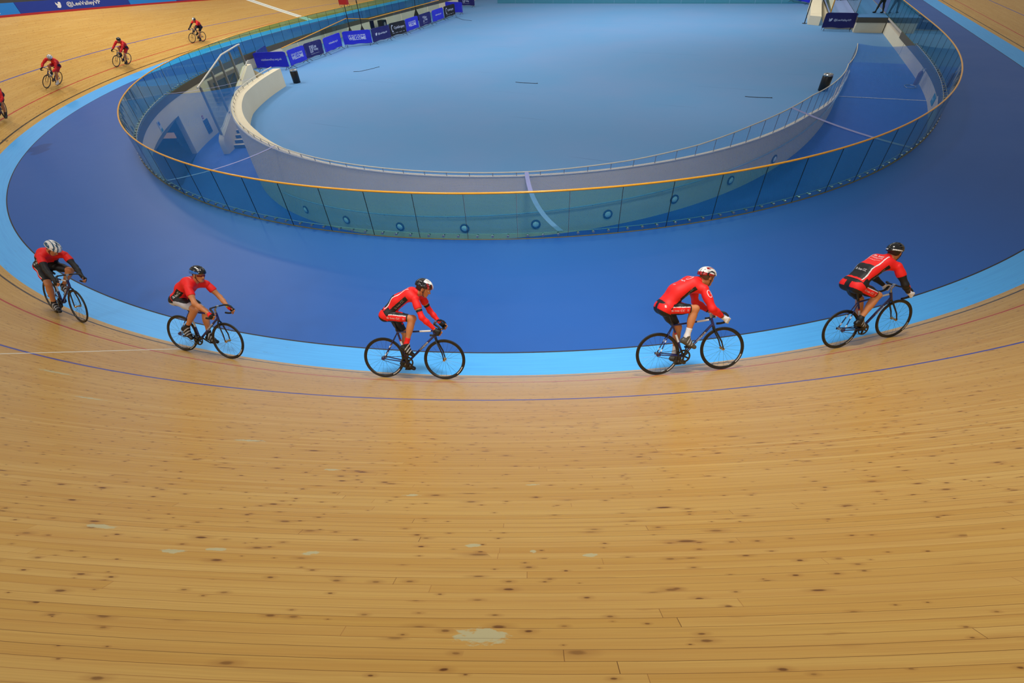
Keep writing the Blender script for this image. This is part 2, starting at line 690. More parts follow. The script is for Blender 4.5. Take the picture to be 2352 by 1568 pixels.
BOARDS = [(-31.4, -14, M_SKY, 'sky blue advertising board at the left edge, above the far bend'),
          (-39.3, -31.42, M_BOARD, 'royal blue advertising board with white bird and handle above far bend'),
          (-43.4, -39.32, M_SKY, 'sky blue advertising board right of the royal blue one with the bird'),
          (-60, -43.42, M_BOARD, 'royal blue board at the top edge, right of the sky blue boards')]
bobj = []
for (a, b, m, lab) in BOARDS:
    q = tag(board(a, b, 0, .66, 'advertising_board', m), lab, 'board', 'boards along the top of the track')
    bobj.append(q)


def board_fn(sc, zc):
    def fn(a, b):
        s = sc - a
        return edge_pt(s, zc + b, .02 - .012 + .06 * (zc + b) / .66 * .6)
    return fn


# the boards run along decreasing s to the right, seen from inside
cs = -35.45
vs, fs = fit_text('@LeeValleyVP', w=2.45, h=.30, bold=.012)
bv, bf = bird2d(.38)
letters_on('lettering', [(vs, fs, .42, .0), (bv, bf, -1.35, .02)], board_fn(cs, .37), M_WHITE, bobj[1])
vs, fs = fit_text('velopark', w=1.5, h=.18, bold=.004)
letters_on('lettering', [(vs, fs, 0, 0)], board_fn(-40.6, .5), M_WHITE, bobj[2])
vs, fs = fit_text('valley', w=1.3, h=.14, bold=.004)
letters_on('lettering', [(vs, fs, 0, 0)], board_fn(-29.6, .18), M_WHITE, bobj[0])
ss = np.concatenate([np.arange(-90, -10, .5)])
o = strip('fence_kickboard', edge_pt(ss, 0.), edge_pt(ss, .11, .012), M_RED)
tag(o, kind='structure')
o = strip('wall_stand', edge_pt(ss, -.3, .3), edge_pt(ss, 2.4, 3.6), M_SEATS)
tag(o, kind='structure')
o = strip('wall_fence_back', edge_pt(ss, 0, .14), edge_pt(ss, .6, .14), M_SEATS)
tag(o, kind='structure')
# the near stand's front, under the photographer
ss = np.arange(-10, 40, .5)
o = strip('wall_near_stand', edge_pt(ss, -.02), edge_pt(ss, .12), M_RED)
tag(o, kind='structure')

# --- glass barrier round the well
bar = thing('glass_barrier', 'tall curved glass barrier with orange handrail round the sunken ramp', 'barrier')
ss = np.concatenate([np.arange(-80, -50, 1.0), np.arange(-50, 46, .3), np.arange(46, 70, 1.0)])
mb = MB()
mb.tube(bar_pt(ss, 0., HB), .026, 10)
mb.build('handrail', M_ORANGE, bar)
s0 = 4.9 - 1.28 * 51
panels = []
for k in range(0, 88):
    a, b = s0 + 1.28 * k + .007, s0 + 1.28 * (k + 1) - .007
    if b > 56:
        break
    q = np.linspace(a, b, 4)
    mb = MB()
    th = .012
    A = [bar_pt(q, d, z) for (d, z) in ((-th / 2, -.02), (-th / 2, HB - .02), (th / 2, HB - .02), (th / 2, -.02))]
    mb.v = [tuple(x) for x in np.concatenate(A)]
    for j in range(4):
        j2 = (j + 1) % 4
        for i in range(3):
            mb.f.append((j * 4 + i, j * 4 + i + 1, j2 * 4 + i + 1, j2 * 4 + i))
            mb.m.append(1 if j in (1, 3) else 0)
    for i in (0, 3):
        mb.f.append((i, 4 + i, 8 + i, 12 + i))
        mb.m.append(1)
    # dark seal in the joint
    e = np.array([b, b + .007])
    E = [bar_pt(e, d, z) for (d, z) in ((-.007, -.02), (-.007, HB - .02), (.007, HB - .02), (.007, -.02))]
    base = len(mb.v)
    mb.v += [tuple(x) for x in np.concatenate(E)]
    for j in range(4):
        j2 = (j + 1) % 4
        mb.f.append((base + j * 2, base + j * 2 + 1, base + j2 * 2 + 1, base + j2 * 2))
        mb.m.append(1)
    mb.build('glass_panel', [M_GLASS, M_GASK], bar, smooth=False)
mb = MB()
mb.tube(bar_pt(ss, -.012, .004), .011, 6)
mb.build('base_strip', plain('brass_base_strip', (130, 112, 60), .4, metal=.4), bar)


def bolt_mb(mb, s, z):
    c = bar_pt(s, 0., z)
    X, Y, NX, NY, K = ip(BR, s)
    n = V(-NX, -NY, 0)
    mb.lathe([(.014, -.024), (.034, -.02), (.034, .012), (.016, .02), (.014, .07), (.026, .072), (.026, .09)], c, 8, ax=n)


bolts = []
for k in range(88):
    a = s0 + 1.28 * k
    for d in (.25, .64, 1.03):
        if -31 < a + d < 40:
            bolts.append(a + d)
bolts.sort(key=lambda q: np.linalg.norm(bar_pt(q, 0., .1) - CAM['c']))
for q in bolts[:96]:
    mb = MB()
    bolt_mb(mb, q, .09)
    mb.build('bolt', M_STEEL, bar)
mb = MB()
for q in bolts[96:]:
    bolt_mb(mb, q, .09)
tag(mb.build('bolts', M_STEEL, bar), kind='stuff')


# --- the well between barrier and infield
def zf(s):
    return np.where(np.asarray(s) > 32, -.95, np.maximum(-.95 - .0465 * (32 - np.asarray(s)), -3.13))


def woff(s):
    return np.interp(s, [-25, -18, 26, 31, 39], [4.45, 3.85, 3.75, 3.7, 2.9])


def wthick(s):
    return np.interp(s, [-26, -9, -2, 40], [.46, .46, .16, .14])


def wtop(s):
    return np.interp(s, [-26, 23, 30, 37], [.05, .06, -.45, -.8])


def zrail(s):
    return np.interp(s, [-26, 8, 12, 15, 18, 22.5, 30.5, 39], [.21, .19, .28, .41, .63, .84, .55, .15])


sm = np.arange(-36, 40.01, .5)
o = strip('moat_floor', bar_pt(sm, 0.) + np.stack([0 * sm, 0 * sm, zf(sm)], 1), bar_pt(sm, np.maximum(woff(sm), .5)) + np.stack([0 * sm, 0 * sm, zf(sm)], 1), M_MOAT, rows=2)
tag(up_normals(o), kind='structure')
mb = MB()
for (s, w) in ((32.1, .05),):
    a = bar_pt(np.array([s - w, s + w]), .0) + V(0, 0, -.945)
    b = bar_pt(np.array([s - w, s + w]) - .5, woff(s)) + V(0, 0, -.945)
    mb.add([a[0], a[1], b[1], b[0]], [(0, 1, 2, 3)])
tag(up_normals(mb.build('ramp_line', M_WHITE, fix=False)), kind='structure')

si = np.concatenate([np.arange(-25, 37.1, .4)])


def wall_between(name, s, o0, o1, z0, z1, mat):
    mb = MB()
    n = len(s)
    L = [bar_pt(s, o0), bar_pt(s, o1)]
    rows = []
    for (p, z) in ((L[0], z0), (L[0], z1), (L[1], z1), (L[1], z0)):
        q = p.copy()
        q[:, 2] = z
        rows.append(q)
    mb.v = [tuple(x) for x in np.concatenate(rows)]
    for j in range(4):
        j2 = (j + 1) % 4
        for i in range(n - 1):
            mb.f.append((j * n + i, j * n + i + 1, j2 * n + i + 1, j2 * n + i))
            mb.m.append(0)
    for i in (0, n - 1):
        mb.f.append((i, n + i, 2 * n + i, 3 * n + i))
        mb.m.append(0)
    return mb.build(name, mat)


tag(wall_between('wall_inner', si, woff(si), woff(si) + wthick(si), zf(si) - .1, wtop(si), M_CONC), kind='structure')
# outer wall of the well, under the barrier: kerb slab, wall, tunnel mouth
sk = np.concatenate([np.arange(-84, 44.9, .6)])
tag(wall_between('kerb_edge', sk, 0.001, .035, np.full(len(sk), -.33), np.full(len(sk), -.006), M_KERB), kind='structure')
for (a, b) in ((-84, -20.0), (-13.2, 42.6)):
    sw = np.arange(a, b + .01, .4)
    zb = np.where(sw < -36, -1.0, zf(sw) - .1)
    tag(wall_between('wall_outer', sw, -.25, .02, zb, np.full(len(sw), -.32), M_CONC), kind='structure')
sw = np.arange(-20.0, -13.1, .4)
tag(wall_between('wall_lintel', sw, -.25, .02, np.full(len(sw), -1.06), np.full(len(sw), -.32), M_CONC), kind='structure')
# tunnel under the track, its shade put into dark wall and floor colours
mb = MB()
a, b = bar_pt(-20.0, 0.), bar_pt(-13.2, 0.)
nrm_out = nrm(np.array([ip(BR, -16.6)[2], ip(BR, -16.6)[3], 0]))
nrm_out = nrm(V(-.95, .31, 0))
A2, B2 = a + nrm_out * 14, b + nrm_out * 14
mb.add([a + V(0, 0, -3.13), b + V(0, 0, -3.13), B2 + V(0, 0, -3.13), A2 + V(0, 0, -3.13)], [(0, 1, 2, 3)], 0)
mb.add([a + V(0, 0, -3.13), A2 + V(0, 0, -3.13), A2 + V(0, 0, -1.06), a + V(0, 0, -1.06)], [(0, 1, 2, 3)], 1)
mb.add([b + V(0, 0, -3.13), B2 + V(0, 0, -3.13), B2 + V(0, 0, -1.06), b + V(0, 0, -1.06)], [(0, 1, 2, 3)], 1)
mb.add([A2 + V(0, 0, -3.13), B2 + V(0, 0, -3.13), B2 + V(0, 0, -1.06), A2 + V(0, 0, -1.06)], [(0, 1, 2, 3)], 1)
mb.add([a + V(0, 0, -1.06), b + V(0, 0, -1.06), B2 + V(0, 0, -1.06), A2 + V(0, 0, -1.06)], [(0, 1, 2, 3)], 1)
tag(mb.build('wall_tunnel', [plain('shaded_tunnel_floor', (20, 44, 128), .5), plain('shaded_tunnel_wall', (46, 48, 56), .8)], smooth=False, fix=False), kind='structure')
# glazed screen in the tunnel; its pane glows for warm reflections on doors
ex = nrm(V(.93, .36, 0))
gm = V(-20.1, 13.75, 0)
t = thing('glazed_screen', 'low glazed screen with added warm glow inside the dark tunnel mouth', 'screen', frameM(gm + V(0, 0, -3.13), ex, V(-ex[1], ex[0], 0), V(0, 0, 1)))
mb = MB()
mb.box((-.75, -.02, .45), (.75, .02, .78))
mb.build('pane', emit('warm_glow_pane', (214, 170, 120), .55), t, False)
mb = MB()
for z in (.43, .8):
    mb.box((-.8, -.04, z - .02), (.8, .04, z + .02))
for x in (-.78, .78):
    mb.box((x - .03, -.04, 0), (x + .03, .04, .82))
mb.build('frame', M_PALE, t, False)

# --- infield floor
poly = [tuple(bar_pt(q, 0.)[:2]) for q in np.arange(40, 70, 3)] + [(19.6, 72), (-24.4, 72)]
poly += [tuple(bar_pt(q, 0.)[:2]) for q in np.arange(-78, -31.5, 3)] + [tuple(bar_pt(-31, 0.)[:2]), (-18.4, 21.4)]
poly += [tuple(bar_pt(q, woff(q) + wthick(q) * .5)[:2]) for q in np.arange(-24, 37.1, 1.0)]
poly += [tuple(bar_pt(q, woff(q))[:2]) for q in (38, 39, 40)]
from mathutils.geometry import tessellate_polygon
tri = tessellate_polygon([[Vector((x, y, 0)) for x, y in poly]])
mb = MB()
mb.add([(x, y, -.95) for x, y in poly], [tuple(q) for q in tri])
tag(up_normals(mb.build('infield_floor', M_INF, smooth=False, fix=False)), kind='structure')

# --- rail on the inner wall
rail = thing('wall_handrail', 'slim grey tube handrail on short posts along the curved inner wall', 'handrail')
sr = np.concatenate([np.arange(-24.6, 39.01, .4)])
ro = woff(sr) + np.interp(sr, [-24, -9, -2, 40], [.1, .1, .03, .03])
P = bar_pt(sr, ro)
P[:, 2] = zrail(sr)
mb = MB()
mb.tube(P, .021, 8)
mb.build('rail', M_PALE, rail)
k = 0
for q in np.arange(-24, 38.9, .95):
    ofs = float(np.interp(q, sr, ro))
    top = bar_pt(q, ofs, float(zrail(q)))
    foot = bar_pt(q, ofs + .02, float(max(wtop(q), -.95)) - .02)
    mb = MB()
    mb.tube([top, foot], .013, 6)
    mb.box((-.04, -.03, -.0), (.04, .03, .012), M=Matrix.Translation(Vector(foot)))
    mb.build('post', M_DSTEEL, rail)
# handrail along the ramp, low on the inner wall
rh = thing('ramp_handrail', 'thin pale blue handrail low on the inner wall beside ramp', 'handrail')
sh = np.arange(-6, 33, .5)
P = bar_pt(sh, woff(sh) - .07)
P[:, 2] = zf(sh) + .93
mb = MB()
mb.tube(P, .02, 8)
mb.build('rail', plain('pale_blue_rail', (150, 190, 214), .4), rh)
for q in np.arange(-5, 32, 3.1):
    mb = MB()
    mb.tube([bar_pt(q, woff(q) - .07, zf(q) + .93), bar_pt(q, woff(q), zf(q) + .86)], .012, 6)
    mb.build('bracket', M_DSTEEL, rh)
# second one on the outer wall, at the top of the ramp
ro2 = thing('ramp_handrail', 'pale handrail on the outer wall behind the red extinguisher', 'handrail')
sh = np.arange(15, 29.6, .5)
P = bar_pt(sh, .1)
P[:, 2] = zf(sh) + .9
mb = MB()
mb.tube(P, .02, 8)
mb.build('rail', M_PALE, ro2)
for q in (16, 20, 24, 28):
    mb = MB()
    mb.tube([bar_pt(q, .1, zf(q) + .9), bar_pt(q, .02, zf(q) + .84)], .012, 6)
    mb.build('bracket', M_DSTEEL, ro2)

# round wall lights above the ramp
NL = 9
ORD = ['leftmost', 'second', 'third', 'fourth', 'fifth', 'sixth', 'seventh', 'eighth', 'rightmost']
for i in range(NL):
    q = -4.3 + 3.1 * i
    c = bar_pt(q, float(woff(q)), float(zf(q) + .46))
    X, Y, NX, NY, K = ip(BR, q)
    n = V(NX, NY, 0)
    lab = ('round wall light on the concrete, %s of the row' % ORD[i]) if i in (0, NL - 1) else ('round wall light on the concrete, %s from the left in the row' % ORD[i])
    t = thing('wall_light', lab, 'wall light', Matrix.Translation(Vector(c)), 'round lights along the ramp wall')
    mb = MB()
    mb.lathe([(.15, -.01), (.165, 0), (.165, .03), (.12, .045), (.115, .03)], (0, 0, 0), 24, ax=n)
    mb.build('bezel', plain('dark_blue_bezel', (44, 70, 110), .4), t)
    mb = MB()
    mb.lathe([(.115, .02), (.1, .05), (.06, .07), (.01, .075)], (0, 0, 0), 20, ax=n)
    mb.build('lens', plain('frosted_lens', (226, 244, 250), .15), t)

# --- blue safety net over the well
net = thing('safety_net', 'blue safety net stretched over the sunken ramp', 'net')
sn = np.arange(-19.6, 39.6, .25)
NR = 10


def net_pt(s, t_):
    """point of the sagging net: s along the barrier, t_ from the barrier (0) to the rail (1)"""
    q = bar_pt(s, .05 + t_ * (woff(s) + .02 - .05))
    q[..., 2] = .12 * (1 - t_) + (zrail(s) - .02) * t_ - .5 * t_ * (1 - t_) + .02 * np.sin(np.asarray(s) * .9) * t_ * (1 - t_) * 4
    return q


SA, SE, WN = -19.6, 39.3, 3.85
mb = MB()
step = .062
rad = .0021
tri3 = [(math.cos(q), math.sin(q)) for q in (PI / 2, PI * 7 / 6, PI * 11 / 6)]
for sgn in (1, -1):
    k0 = SA - (WN if sgn > 0 else 0)
    for k in range(int((SE - SA + WN) / step) + 1):
        u0 = k0 + k * step
        ts = np.linspace(0, 1, 13)
        sv_ = u0 + sgn * ts * WN
        ok = (sv_ >= SA) & (sv_ <= SE)
        if ok.sum() < 2:
            continue
        # clip exactly at the two ends of the net
        t0 = np.clip(sorted(((SA - u0) / (sgn * WN), (SE - u0) / (sgn * WN))), 0, 1)
        ts = np.linspace(t0[0], t0[1], max(3, int(12 * (t0[1] - t0[0])) + 1))
        P_ = net_pt(u0 + sgn * ts * WN, ts)
        d_ = nrm(P_[-1] - P_[0])
        e1 = nrm(np.cross(d_, V(0, 0, 1)))
        e2 = np.cross(e1, d_)
        o_ = len(mb.v)
        for q in P_:
            for (ca, sa) in tri3:
                mb.v.append(tuple(q + rad * (ca * e1 + sa * e2)))
        for i in range(len(P_) - 1):
            for j in range(3):
                j2 = (j + 1) % 3
                mb.f.append((o_ + i * 3 + j, o_ + i * 3 + j2, o_ + (i + 1) * 3 + j2, o_ + (i + 1) * 3 + j))
                mb.m.append(0)
mb.build('mesh', M_NET, net, fix=False)


def seam(sa, sb, w, bow=0.):
    mb = MB()
    for j in range(NR + 1):
        t_ = j / NR
        s = sa * (1 - t_) + sb * t_ + bow * t_ * (1 - t_)
        for d in (-w / 2, w / 2):
            q = bar_pt(s + d, .05 + t_ * (woff(s) + .02 - .05))
            q[2] = .12 * (1 - t_) + (zrail(s) - .02) * t_ - .5 * t_ * (1 - t_) + .03
            mb.v.append(tuple(q))
    for j in range(NR):
        mb.f.append((2 * j, 2 * j + 1, 2 * j + 3, 2 * j + 2))
        mb.m.append(0)
    return mb.build('seam', M_SEAM, net, fix=False)


seam(8.55, 7.75, .16, -.6)
seam(-5.3, -5.1, .1, 0)
seam(21.2, 20.6, .16, .5)
seam(-19.5, -21.2, .07, 0)
# white cord along both long edges of the net
mb = MB()
mb.tube(np.array([tuple(bar_pt(s, .06, .12)) for s in sn]), .006, 5)
P = bar_pt(sn, woff(sn) - .005)
P[:, 2] = np.maximum(wtop(sn), -.9) + .012
mb.tube(P, .022, 5)
mb.build('edge_cord', M_PALE, net)
# --- stairs at the left end of the well
U0, U1 = V(-18.85, 20.3, 0), V(-15.45, 13.95, 0)
e = nrm(U1 - U0)
LW = np.linalg.norm(U1 - U0)
nr = V(-e[1], e[0], 0)          # towards the inner wall


def stair_pt(d, w, z):
    q = U0 + e * d + nr * w
    return V(q[0], q[1], z)


def stair_top(d):
    return .05 if d < .7 else .05 - (d - .7) / 6.0 * 2.15


mb = MB()
prof = [(0, 0), (0, .05), (.7, .05)] + [(d, stair_top(d)) for d in np.linspace(1.5, LW - .1, 8)]
prof += [(LW + .12, stair_top(LW) - .15), (LW + .18, stair_top(LW) - .4)]
nP = len(prof)
top = [stair_pt(d, 0, z) for d, z in prof[1:]] + [stair_pt(d, .3, z) for d, z in prof[1:]]
bot = [stair_pt(d, 0, -3.2) for d, z in prof[1:]] + [stair_pt(d, .3, -3.2) for d, z in prof[1:]]
m_ = nP - 1
mb.v = [tuple(q) for q in top + bot]
for i in range(m_ - 1):
    mb.f += [(i, i + 1, m_ + i + 1, m_ + i), (2 * m_ + i, 2 * m_ + i + 1, i + 1, i), (m_ + i, m_ + i + 1, 3 * m_ + i + 1, 3 * m_ + i)]
    mb.m += [0] * 3
mb.f += [(0, m_, 3 * m_, 2 * m_), (m_ - 1, 2 * m_ - 1, 4 * m_ - 1, 3 * m_ - 1)]
mb.m += [0, 0]
tag(mb.build('wall_stair', M_CONC), kind='structure')
st = thing('staircase', 'narrow concrete staircase with dark risers rising out of the well', 'stairs')
NS = 12
for i in range(NS):
    d1 = 6.5 - .33 * i
    z1 = -3.13 + .1817 * (i + 1)
    mb = MB()
    a0, a1 = .3, 2.0
    vs = [stair_pt(d1, a0, z1), stair_pt(d1, a1, z1), stair_pt(d1 - .36, a1, z1), stair_pt(d1 - .36, a0, z1),
          stair_pt(d1, a0, z1 - .19), stair_pt(d1, a1, z1 - .19), stair_pt(d1 - .36, a1, z1 - .19), stair_pt(d1 - .36, a0, z1 - .19)]
    mb.add(vs, [(0, 1, 2, 3), (6, 5, 4, 7), (1, 2, 6, 5), (3, 0, 4, 7), (2, 3, 7, 6)], 0)
    mb.add(vs, [(0, 1, 5, 4)], 1)
    mb.build('step', [M_CONC, plain('dark_blue_riser', (26, 44, 96), .6)], st, False)
mb = MB()
vs = [stair_pt(2.55, .3, -.951), stair_pt(2.55, 2.2, -.951), stair_pt(-1.3, 2.4, -.951), stair_pt(-1.3, .3, -.951)]
mb.add(vs, [(0, 1, 2, 3)])
tag(up_normals(mb.build('stair_landing', M_INF, None, False, fix=False)), kind='structure')
hr = thing('stair_handrail', 'pale tube handrail on the stair side of the sloping wall', 'handrail')
mb = MB()
mb.tube([stair_pt(.3, .38, .30), stair_pt(.5, .38, .34), stair_pt(1.6, .38, .05), stair_pt(LW - .4, .38, -1.75), stair_pt(LW + .1, .38, -1.8), stair_pt(LW + .12, .38, -2.2)], .022, 8)
mb.build('rail', M_PALE, hr)
for d in (1.6, 3.4, 5.6):
    mb = MB()
    z = np.interp(d, [1.6, LW - .4], [.05, -1.75])
    mb.tube([stair_pt(d, .38, z), stair_pt(d, .3, z - .08)], .012, 6)
    mb.build('bracket', M_DSTEEL, hr)
bal = thing('glass_balustrade', 'tall glass balustrade with bent pale top rail on the stair wall', 'balustrade')


def brz(d):
    return float(np.interp(d, [0, .6, 3.2, LW], [1.18, 1.2, 1.12, .3]))


mb = MB()
mb.tube([stair_pt(d, .12, brz(d)) for d in (.25, .6, 1.6, 2.6, 3.2, 4.2, 5.2, LW + .05)], .04, 10)
mb.build('top_rail', M_PALE, bal)
pd = [.45, 2.05, 3.65, 5.1, LW - .25]
for d in pd:
    mb = MB()
    a, b = stair_pt(d, .12, brz(d) - .1), stair_pt(d, .12, stair_top(d) - .25)
    Mx = frameM(b, nr, e, V(0, 0, 1))
    mb.box((-.06, -.035, 0), (.06, .035, a[2] - b[2]), M=Mx)
    mb.tube([a, stair_pt(d, .12, brz(d))], .02, 6)
    mb.build('post', M_DSTEEL, bal, False)
for i in range(len(pd) - 1):
    d0, d1 = pd[i] + .06, pd[i + 1] - .06
    mb = MB()
    A = [stair_pt(d0, w, z) for w in (.11, .125) for z in (stair_top(d0) + .04, brz(d0) - .05)]
    Bq = [stair_pt(d1, w, z) for w in (.11, .125) for z in (stair_top(d1) + .04, brz(d1) - .05)]
    mb.add(A + Bq, [(0, 1, 5, 4), (2, 3, 7, 6), (1, 3, 7, 5), (0, 2, 6, 4), (0, 1, 3, 2), (4, 5, 7, 6)])
    mb.build('glass_panel', M_GLASS2, bal, False)

# recessed hatch in the outer wall behind the balustrade, and the wall that closes the well
hs = thing('service_hatch', 'tan framed dark hatch in the wall behind the glass balustrade', 'hatch')
a, b = bar_pt(-25.2, .05), bar_pt(-29.0, .05)
ex = nrm(b - a)
ey = V(ex[1], -ex[0], 0)
if ey @ (V(0, 20, 0) - a) > 0:
    ey = -ey                     # into the wall
Mx = frameM(a + V(0, 0, -1.75), ex, ey, V(0, 0, 1))
Lh = np.linalg.norm(b - a)
mb = MB()
mb.box((0, -.1, 0), (.28, .12, 1.3), M=Mx)
mb.box((Lh - .5, -.1, 0), (Lh, .12, 1.3), M=Mx)
mb.box((.28, -.1, 1.12), (Lh - .5, .12, 1.3), M=Mx)
mb.box((.28, -.1, 0), (Lh - .5, .12, .14), M=Mx)
mb.build('frame', plain('tan_hatch_frame', (132, 108, 68), .6), hs, False)
mb = MB()
mb.box((.28, .0, .14), (Lh - .5, .03, 1.12), M=Mx)
mb.box((Lh * .5, -.04, .14), (Lh * .5 + .08, .0, 1.12), M=Mx)
mb.build('panel', plain('hatch_opening_shade', (44, 44, 40), .4), hs, False)  # dark sheet whose colour stands for the shade inside the opening
mb = MB()
a, b = bar_pt(-31, 0.), V(-18.4, 21.4, 0)
c_, d_ = nrm(b - a), None
nn = V(-c_[1], c_[0], 0) * .2
for (z0, z1) in ((-3.3, -.951),):
    mb.add([a + V(0, 0, z0), b + V(0, 0, z0), b + nn + V(0, 0, z0), a + nn + V(0, 0, z0), a + V(0, 0, z1), b + V(0, 0, z1), b + nn + V(0, 0, z1), a + nn + V(0, 0, z1)],
           [(0, 1, 5, 4), (1, 2, 6, 5), (2, 3, 7, 6), (3, 0, 4, 7), (4, 5, 6, 7)])
tag(mb.build('wall_end', M_CONC, None, False), kind='structure')


def wall_sign(name, label, cat, s, w, z0, z1, mat, bands=(), off=.03):
    c = bar_pt(s, off + .012, (z0 + z1) / 2)
    X, Y, NX, NY, K = ip(BR, s)
    n = V(-NX, -NY, 0)
    x = nrm(np.cross(V(0, 0, 1), n))
    t = thing(name, label, cat, frameM(c, x, n, V(0, 0, 1)))
    hh = (z1 - z0) / 2
    mb = MB()
    mb.box((-w / 2, -.012, -hh), (w / 2, .008, hh))
    mb.build('plate', mat, t, False)
    for (a0, a1, b0, b1, m, nm) in bands:
        mb = MB()
        mb.box((a0 * w, .008, b0 * 2 * hh), (a1 * w, .012, b1 * 2 * hh))
        mb.build(nm, m, t, False)
    return t


SBL = plain('sign_blue', (40, 96, 190), .4)
wall_sign('wall_sign', 'white and blue sign on the curved wall above the tunnel mouth', 'sign', -16.9, .36, -1.02, -.5, plain('sign_white', (214, 222, 232), .4),
          [(-.38, .38, .1, .38, SBL, 'print'), (-.4, .4, -.46, -.2, plain('sign_teal', (40, 140, 160), .4), 'print')])
wall_sign('wall_vent', 'dark blue grille panel low on the wall right of tunnel', 'grille', -22.9, .62, -2.84, -2.07, plain('dark_blue_grille', (24, 52, 116), .5),
          [(-.44, .44, -.4 + .16 * i, -.34 + .16 * i, plain('grille_slot', (14, 30, 70), .6), 'slot') for i in range(6)])
wall_sign('safety_sign', 'small red sign above the dark blue grille panel', 'sign', -22.75, .16, -1.99, -1.8, M_RED, [(-.3, .3, -.1, .1, M_WHITE, 'print')])
wall_sign('wall_poster', 'turquoise poster on the outer wall beside the red extinguisher', 'poster', 30.6, .8, -.72, -.38, plain('poster_turquoise', (52, 150, 170), .4),
          [(-.4, .1, -.1, .1, plain('poster_print', (150, 210, 216), .5), 'print')])

# --- crowd barriers with printed covers
C_BLUE = plain('vivid_blue_cover', (36, 44, 214), .6, var=.05, scale=4)
C_NAVY = plain('navy_cover', (24, 24, 104), .6, var=.06, scale=4)
C_BLK = plain('black_cover', (18, 18, 28), .6, var=.06, scale=4)
C_PRINT = plain('pale_cover_print', (206, 216, 244), .6, var=.03)


def bolder(txt, w=None, h=None):
    return fit_text(txt, w, h, bold=.022)


def print_items(kind):
    it = []
    if kind == 'welcome':
        vs, fs = fit_text('LEE VALLEY VELOPARK', w=1.42, h=.12, bold=.016)
        it.append((vs, fs, 0, .13))
        vs, fs = fit_text('WELCOME', w=1.42, h=.235, bold=.03)
        it.append((vs, fs, 0, -.075))
    elif kind == 'site':
        vs, fs = fit_text('visitleevalley.org.uk', w=1.5, h=.17, bold=.012)
        it.append((vs, fs, .05, 0))
    elif kind == 'valley':
        vs, fs = fit_text('Lee', w=.34, h=.2, bold=.01)
        it.append((vs, fs, .12, .16))
        vs, fs = fit_text('Valley', w=.52, h=.22, bold=.01)
        it.append((vs, fs, .2, -.07))
        # outlined block letters L and V
        q = MB()
        for x0, z0, x1, z1 in ((-.5, -.2, -.47, .25), (-.5, -.2, -.26, -.17), (-.42, -.12, -.39, .25), (-.42, -.12, -.26, -.09), (-.5, .22, -.39, .25)):
            q.add([(x0, z0, 0), (x1, z0, 0), (x1, z1, 0), (x0, z1, 0)], [(0, 1, 2, 3)])
        for (x0, z0, x1, z1) in ((-.34, .25, -.24, -.2), (-.27, .25, -.2, -.06), (-.12, .25, -.2, -.2), (-.17, .25, -.21, 0)):
            q.add([(x0, z0, 0), (x0 + .03, z0, 0), (x1 + .03, z1, 0), (x1, z1, 0)], [(0, 1, 2, 3)])
        it.append((np.array(q.v)[:, :2], q.f, 0, 0))
        vs, fs = fit_text('Regional Park Authority', w=.95, h=.05)
        it.append((vs, fs, 0, -.3))
    elif kind == 'handle':
        vs, fs = fit_text('@LeeValleyVP', w=1.12, h=.17, bold=.012)
        it.append((vs, fs, .16, 0))
        vs, fs = bird2d(.24)
        it.append((vs, fs, -.62, .02))
    elif kind == 'shop':
        vs, fs = fit_text('CycleSurgery', w=1.4, h=.24, bold=.008)
        it.append((vs, fs, .2, .05))
        q = MB()
        pts = [(math.cos(a), math.sin(a)) for a in np.linspace(.9, 5.4, 12)]
        for i in range(11):
            (x0, z0), (x1, z1) = pts[i], pts[i + 1]
            q.add([(x0 * .1, z0 * .2, 0), (x1 * .1, z1 * .2, 0), (x1 * .16, z1 * .27, 0), (x0 * .16, z0 * .27, 0)], [(0, 1, 2, 3)])
        it.append((np.array(q.v)[:, :2], q.f, -.72, .05))
        vs, fs = fit_text('RUN   BIKE   SWIM   TRI', w=1.6, h=.05)
        it.append((vs, fs, .02, -.3))
    return it


